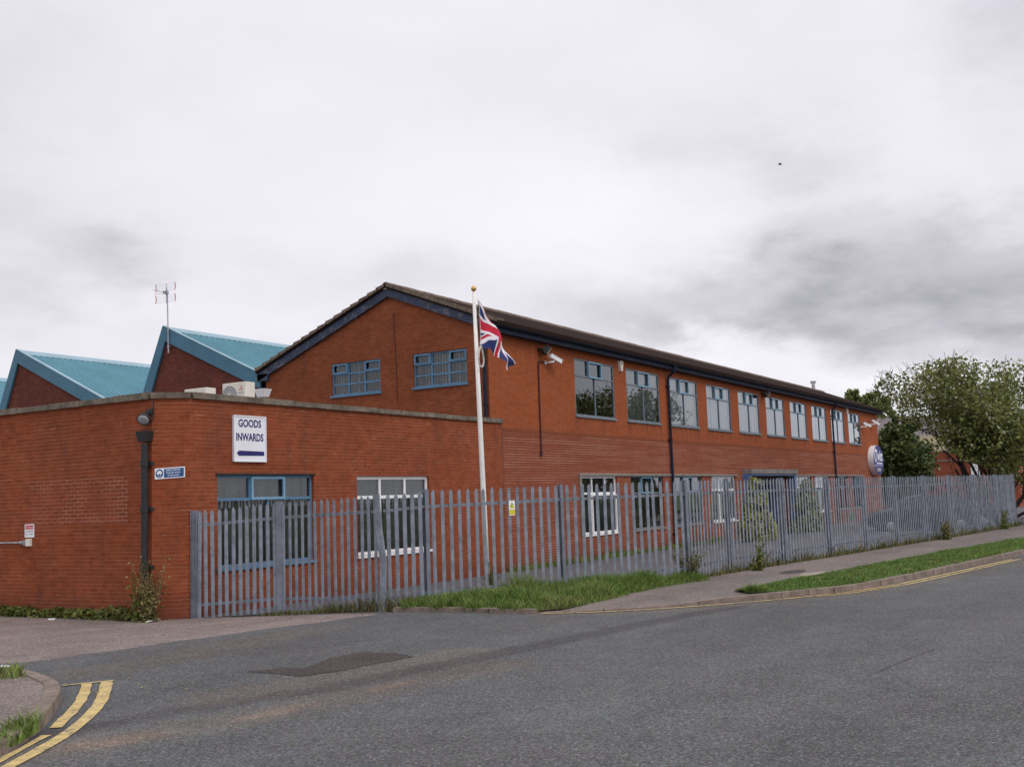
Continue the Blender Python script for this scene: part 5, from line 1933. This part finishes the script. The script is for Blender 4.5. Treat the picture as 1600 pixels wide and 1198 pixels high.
blades('kerb_grass', samp_loft([(14.36, 11.0), (14.58, 10.1), (14.62, 9.2), (14.66, 8.4)], [(14.6, 11.0), (14.8, 10.1), (14.84, 9.2), (14.86, 8.4)], lambda p, t: gz(p.x, p.y) + .03 + .05 * t, lambda u, t: .95 if mnoise.noise(Vector((u * 7, 4.2, 0))) > -.05 else .1), 1900, .06, .22, m_grass, 1.3, .007,
       'long grass spilling over the kerb of the bank', 'grass')
q6 = random.Random(6)
ll = MB()
kp = resample([Vector((p[0], p[1], 0)) for p in KT[:9]], 300)
for _ in range(420):
    if q6.random() < .6:
        p = q6.choice(kp[:260]) + Vector((q6.gauss(.10, .10), -abs(q6.gauss(.10, .16)) - .12, 0))
    else:
        p = Vector((q6.uniform(9.5, 14.2), q6.uniform(10.9, 14.4), 0)) if q6.random() < .5 else Vector((q6.uniform(7.2, 8.2), q6.uniform(8.4, 10.6), 0))
    leaf(ll, Vector((p.x, p.y, gz(p.x, p.y) + .018)), q6.uniform(.02, .05), q6, 6)
tag(ll.build('leaf_litter', m_dry), 'scattered dry leaves along the kerbs and forecourt', 'leaf litter', kind='stuff')
# weeds along the fence foot and walls
FA = [(19.9, 7.86), (21.94, 7.74), (27.05, 7.02), (36.84, 5.76), (45.3, 4.86)]
FB_ = [(19.9, 8.1), (21.94, 7.98), (27.05, 7.26), (36.84, 5.98), (45.3, 5.07)]
blades('fence_weeds', samp_loft(FA, FB_, lambda p, t: .1, lambda u, t: (.3 + 1.3 * rnd.random() ** 4)), 5200, .06, .28, m_brush, .9, .012, 'scrubby weeds along the foot of the long fence', 'weeds')
blades('gate_weeds', samp_loft([(14.1, 13.6), (14.32, 12.5), (14.42, 11.3), (14.6, 10.6)], [(14.4, 13.7), (14.55, 12.5), (14.6, 11.4), (14.85, 10.8)], lambda p, t: gz(p.x, p.y), lambda u, t: .2 + 1.2 * u), 900, .06, .24, m_brush, .9, .009,
       'scrubby weeds at the foot of the gates', 'weeds')
q5 = random.Random(5)
wl = MB()
for _ in range(620):
    y = 15.5 + 8.5 * q5.random()
    hh = .08 + .17 * max(0, .5 + mnoise.noise(Vector((y * 1.4, 3, 0))))
    x = 13.24 - abs(q5.gauss(0, .10))
    for _ in range(7):
        leaf(wl, Vector((x + q5.gauss(0, .05), y + q5.gauss(0, .06), gz(x, y) + .02 + hh * q5.random())), .085 * q5.uniform(.5, 1.4), q5)
tag(wl.build('wall_weeds', m_weed), 'low leafy weeds along the foot of the side wall', 'weeds', kind='stuff')
blades('wall_grass', samp_loft([(24.5, 14.5), (40, 14.5)], [(24.5, 14.95), (40, 14.95)], lambda p, t: gz(p.x, p.y)), 2600, .06, .2, m_grass, .8, .012, 'grass strip at the foot of the office front wall', 'grass')
blades('island_grass', samp_loft([(4.5, 11.0), (6.6, 10.75), (7.3, 10.3)], [(4.5, 11.5), (6.8, 11.25), (7.62, 10.95)], lambda p, t: .085), 2200, .05, .15, m_grass, .9, .007,
       'grass along the back of the corner island', 'grass')
blades('kerb_grass', samp_loft([(3.9, 7.0), (4.8, 7.35), (5.4, 7.66), (5.80, 7.97)], [(3.9, 7.2), (4.8, 7.62), (5.35, 7.95), (5.62, 8.10)], lambda p, t: .04), 1500, .06, .17, m_grass, .9, .006,
       'grass tuft grown over the island kerb', 'grass')

# ------------------------------------------------------------------ parked car behind the railings
def car(loc, ang, label):
    t = thing('parked_car', label, 'car', loc)
    A = Matrix.Translation(Vector(loc)) @ Matrix.Rotation(ang, 4, 'Z')
    T = lambda x, y, z: tuple(A @ Vector((x, y, z)))
    # sections along the length: x, half width at sill, half width at top, sill z, shoulder z, roof z
    prof = [(-2.05, .74, .70, .35, .62, .70), (-1.95, .82, .76, .25, .82, .86), (-1.6, .84, .70, .22, .92, 1.28), (-1.0, .85, .64, .2, .93, 1.44), (0, .85, .63, .2, .92, 1.46),
            (.55, .85, .64, .2, .91, 1.36), (1.05, .85, .74, .2, .90, .98), (1.7, .83, .74, .22, .80, .83), (2.02, .74, .66, .30, .62, .66)]
    b = MB()
    rings = []
    for (x, w0, w1, z0, zs, zr) in prof:
        rings.append([(x, -w0, z0), (x, -w0 * 1.01, zs), (x, -w1, zr), (x, w1, zr), (x, w0 * 1.01, zs), (x, w0, z0)])
    for r0, r1 in zip(rings[:-1], rings[1:]):
        for i in range(6):
            j = (i + 1) % 6
            b.face([T(*r0[i]), T(*r0[j]), T(*r1[j]), T(*r1[i])])
    b.face([T(*p) for p in rings[0]]); b.face([T(*p) for p in rings[-1][::-1]])
    b.build('body', m_car, t)
    for sy in (-1, 1):
        g_ = MB()
        g_.face([T(-1.55, sy * .79, .98), T(1.0, sy * .80, .96), T(.55, sy * .70, 1.30), T(-.1, sy * .69, 1.40), T(-1.3, sy * .70, 1.33)])
        g_.build('side_window', m_black, t)
        for xx in (-1.28, 1.3):
            w = MB(); c = A @ Vector((xx, sy * .74, .30)); ax = (A.to_3x3() @ Vector((0, sy, 0)))
            w.lathe(c, [(.30, -.1), (.31, 0), (.31, .09), (.28, .12)], 22, ax)
            wh = w.build('wheel', m_tyre, t)
            w = MB()
            w.lathe(c, [(.17, .122), (.16, .130), (.06, .135)], 18, ax)
            w.build('rim', m_chrome, wh)
    for sy in (-1, 1):
        h_ = MB(); h_.hexa([T(1.86, sy * .42, .60), T(2.06, sy * .42, .60), T(1.98, sy * .72, .60), T(1.80, sy * .76, .60), T(1.78, sy * .42, .74), T(1.92, sy * .42, .72), T(1.88, sy * .72, .72), T(1.72, sy * .76, .76)])
        h_.build('headlight', m_lens, t)
        h_ = MB(); h_.hexa([T(-2.07, sy * .55, .66), T(-2.0, sy * .55, .66), T(-1.92, sy * .80, .66), T(-1.98, sy * .80, .66), T(-2.03, sy * .55, .84), T(-1.9, sy * .55, .84), T(-1.88, sy * .78, .86), T(-1.95, sy * .78, .86)])
        h_.build('tail_light', m_signred, t)
    return t


car((45.2, 8.4, -.1), R(112), 'dark parked car seen through the palisade fence')

# ------------------------------------------------------------------ background buildings
wh = thing('warehouse', 'warehouse with grey corrugated roof and cream cladding beyond the office', 'building', (92, 16, 0))
b = MB(); b.box((86, 10, -.4), (100, 24, 4.0)); b.build('wall', BR['far'], wh)
b = MB()
xs_ = [24 - .35 * i for i in range(41)]
for i, (ya, yb) in enumerate(zip(xs_[:-1], xs_[1:])):
    h0 = .10 if i % 2 else 0
    b.face([(85.7, yb, 4.1 + h0), (85.7, ya, 4.1 + h0), (93, ya, 7.3 + h0), (93, yb, 7.3 + h0)])
    b.face([(93, yb, 7.3 + h0), (93, ya, 7.3 + h0), (100.3, ya, 4.1 + h0), (100.3, yb, 4.1 + h0)])
    b.face([(85.7, ya, 4.1), (85.7, ya, 4.2), (93, ya, 7.4), (93, ya, 7.3)])
b.build('roof', m_corr, wh)
b = MB(); b.box((85.2, 13.9, 3.9), (85.9, 15.95, 5.35)); b.build('cream_panel', m_crw, wh)
hs = thing('brick_workshop', 'low red brick building with grey band behind the fence and tree', 'building', (86, 12, 0))
b = MB(); b.box((83, 8.8, -.4), (85.15, 16.1, 4.05)); b.build('wall', BR['far'], hs)
b = MB(); b.box((82.93, 8.7, 4.055), (85.2, 16.2, 4.18)); b.build('coping', m_conc, hs)
b = MB(); b.box((82.96, 8.78, 3.38), (82.998, 16.12, 3.46)); b.build('string_course', m_conc, hs)
b = MB(); b.box((82.95, 11.2, 2.2), (82.997, 11.8, 3.2)); b.build('notice_board', m_signw, hs)
lp_ = thing('yard_lamp', 'small white globe lamp on a dark post near the distant buildings', 'lamp', (76, 13.3, 0))
b = MB(); b.tube([(76, 13.3, -.2), (76, 13.3, 3.2)], .05, 8); b.build('post', m_black, lp_)
b = MB(); b.lathe((76, 13.3, 3.2), [(.08, 0), (.2, .1), (.22, .22), (.14, .36), (.04, .4)], 14); b.build('globe', m_signw, lp_, smooth=True)

# ------------------------------------------------------------------ trees
T1 = [((.1, .55, .75), 2.6, .13), ((.0, -.5, .8), 2.6, .13), ((-.5, .15, .8), 2.5, .12), ((.5, -.1, .85), 2.6, .12), ((-.2, .95, .55), 2.6, .10), ((-.3, -.9, .5), 2.6, .10), ((-.5, .5, .45), 2.2, .09), ((-.5, -.4, .4), 2.1, .09), ((0, 0, 1), 2.5, .12)]
TB = (48.6, 5.9, 0)


def crown_env(p):
    # a domed canopy that clears the parked car and lifts towards the office
    n = mnoise.noise(p * .55) * .26 + mnoise.noise(p * 1.7) * .22
    e = ((p.x - 48.4) / 4.4) ** 2 + (abs(p.y - 6.2) / (4.55 if p.y > 6.2 else 4.6)) ** 3 + (max(0, p.z - 3.9) / 3.05) ** 4
    return e < 1.0 + n and p.z > 1.75 + .62 * max(0, p.y - 5.2)


T2 = [((0, .70, 1.0), 3.6, .10), ((.1, .5, 1.0), 3.6, .10), ((0, .95, .95), 3.8, .09), ((-.4, .1, 1.0), 3.5, .09), ((.1, .75, .80), 2.9, .10), ((.0, -.5, .9), 2.3, .10), ((-.5, .15, .9), 2.3, .09), ((.5, -.1, .95), 2.4, .09), ((-.2, 1.0, .75), 3.0, .08), ((.2, .85, .95), 2.9, .08), ((-.1, 1.0, .95), 3.2, .08), ((.1, .9, .62), 3.2, .08), ((-.3, -.9, .6), 2.3, .08),
      ((-.5, .6, .6), 2.2, .07), ((-.5, -.4, .55), 2.1, .07), ((0, 0, 1), 2.3, .09), ((0, .35, 1), 2.45, .08), ((.6, .5, .8), 2.4, .08), ((.7, -.4, .8), 2.4, .08)]
tree('broadleaf_tree', 'large spreading broadleaf tree with open branches right of the office', TB, T2, 4, 15, .155, m_sorb, 101, .78, .25, .10, env=crown_env, fill=600)
bush('ivy_tree', 'dense dark ivy covered tree against the far end of the office', (72.6, 14.35, -.2), (1.7, 2.1, 6.9), 18000, .24, m_ivy, 31, 'tree', lumps=80)
for i, (x, y, h, s_) in enumerate(((95, 23.9, 9.6, 61), (96, 22.5, 10.4, 62), (95.5, 21.2, 10.1, 63), (94, 19.9, 9.6, 64))):
    lab = ['shortest poplar rising behind the far end of the office roof, nearest the flue', 'tall pale poplar behind the office roof, second from the flue', 'tall poplar behind the office roof, third from the flue', 'poplar behind the ivy tree, farthest from the flue'][i]
    bush('poplar_tree', lab, (x, y, -.2), (1.5, 1.5, h), 7000, .30, m_pop, s_, 'tree', cone=.45, group='poplars behind the office roof', lumps=70)
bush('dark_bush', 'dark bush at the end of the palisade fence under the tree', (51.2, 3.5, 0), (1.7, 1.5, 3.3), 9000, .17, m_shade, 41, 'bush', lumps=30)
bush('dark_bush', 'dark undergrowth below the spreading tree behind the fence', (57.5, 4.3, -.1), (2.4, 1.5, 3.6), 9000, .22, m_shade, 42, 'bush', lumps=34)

# ------------------------------------------------------------------ small things
for i, (x, y, z, s_, lab) in enumerate(((8.05, 11.75, .0, .10, 'crumpled white paper on the forecourt beyond the island'), (6.75, 10.6, .10, .11, 'crumpled white wrapper on the corner island'),
                                       (12.85, 17.4, -.1, .10, 'white litter scrap among the wall weeds'), (13.05, 15.05, -.1, .10, 'pale litter scrap below the corner downpipe'))):
    b = MB()
    q = random.Random(i)
    pts = [(q.uniform(-1, 1) * s_, q.uniform(-1, 1) * s_ * .7, q.uniform(.01, .05)) for _ in range(9)]
    bm = bmesh.new()
    for p in pts: bm.verts.new((p[0] + x, p[1] + y, p[2] + gz(x, y) * (z <= 0) + max(z, 0)))
    bmesh.ops.convex_hull(bm, input=bm.verts)
    me = bpy.data.meshes.new('litter'); bm.to_mesh(me); bm.free()
    me.materials.append(m_paper)
    o = bpy.data.objects.new('litter', me); C.objects.link(o)
    tag(o, lab, 'litter')
b = MB()
bc = Vector((60, 17.36, 18.4 + CH))
b.tube([bc + Vector((-.02, .13, .03)), bc + Vector((0, .06, .02)), bc, bc + Vector((.02, -.12, -.03))], [.01, .035, .04, .01], 8)
b.face([bc + Vector((0, .1, .04)), bc + Vector((0, -.06, .04)), bc + Vector((.18, -.06, .08))]); b.face([bc + Vector((0, -.06, .04)), bc + Vector((0, .1, .04)), bc + Vector((-.18, -.06, .06))])
tag(b.build('bird', m_black), 'tiny dark bird flying in the cloudy sky', 'bird')
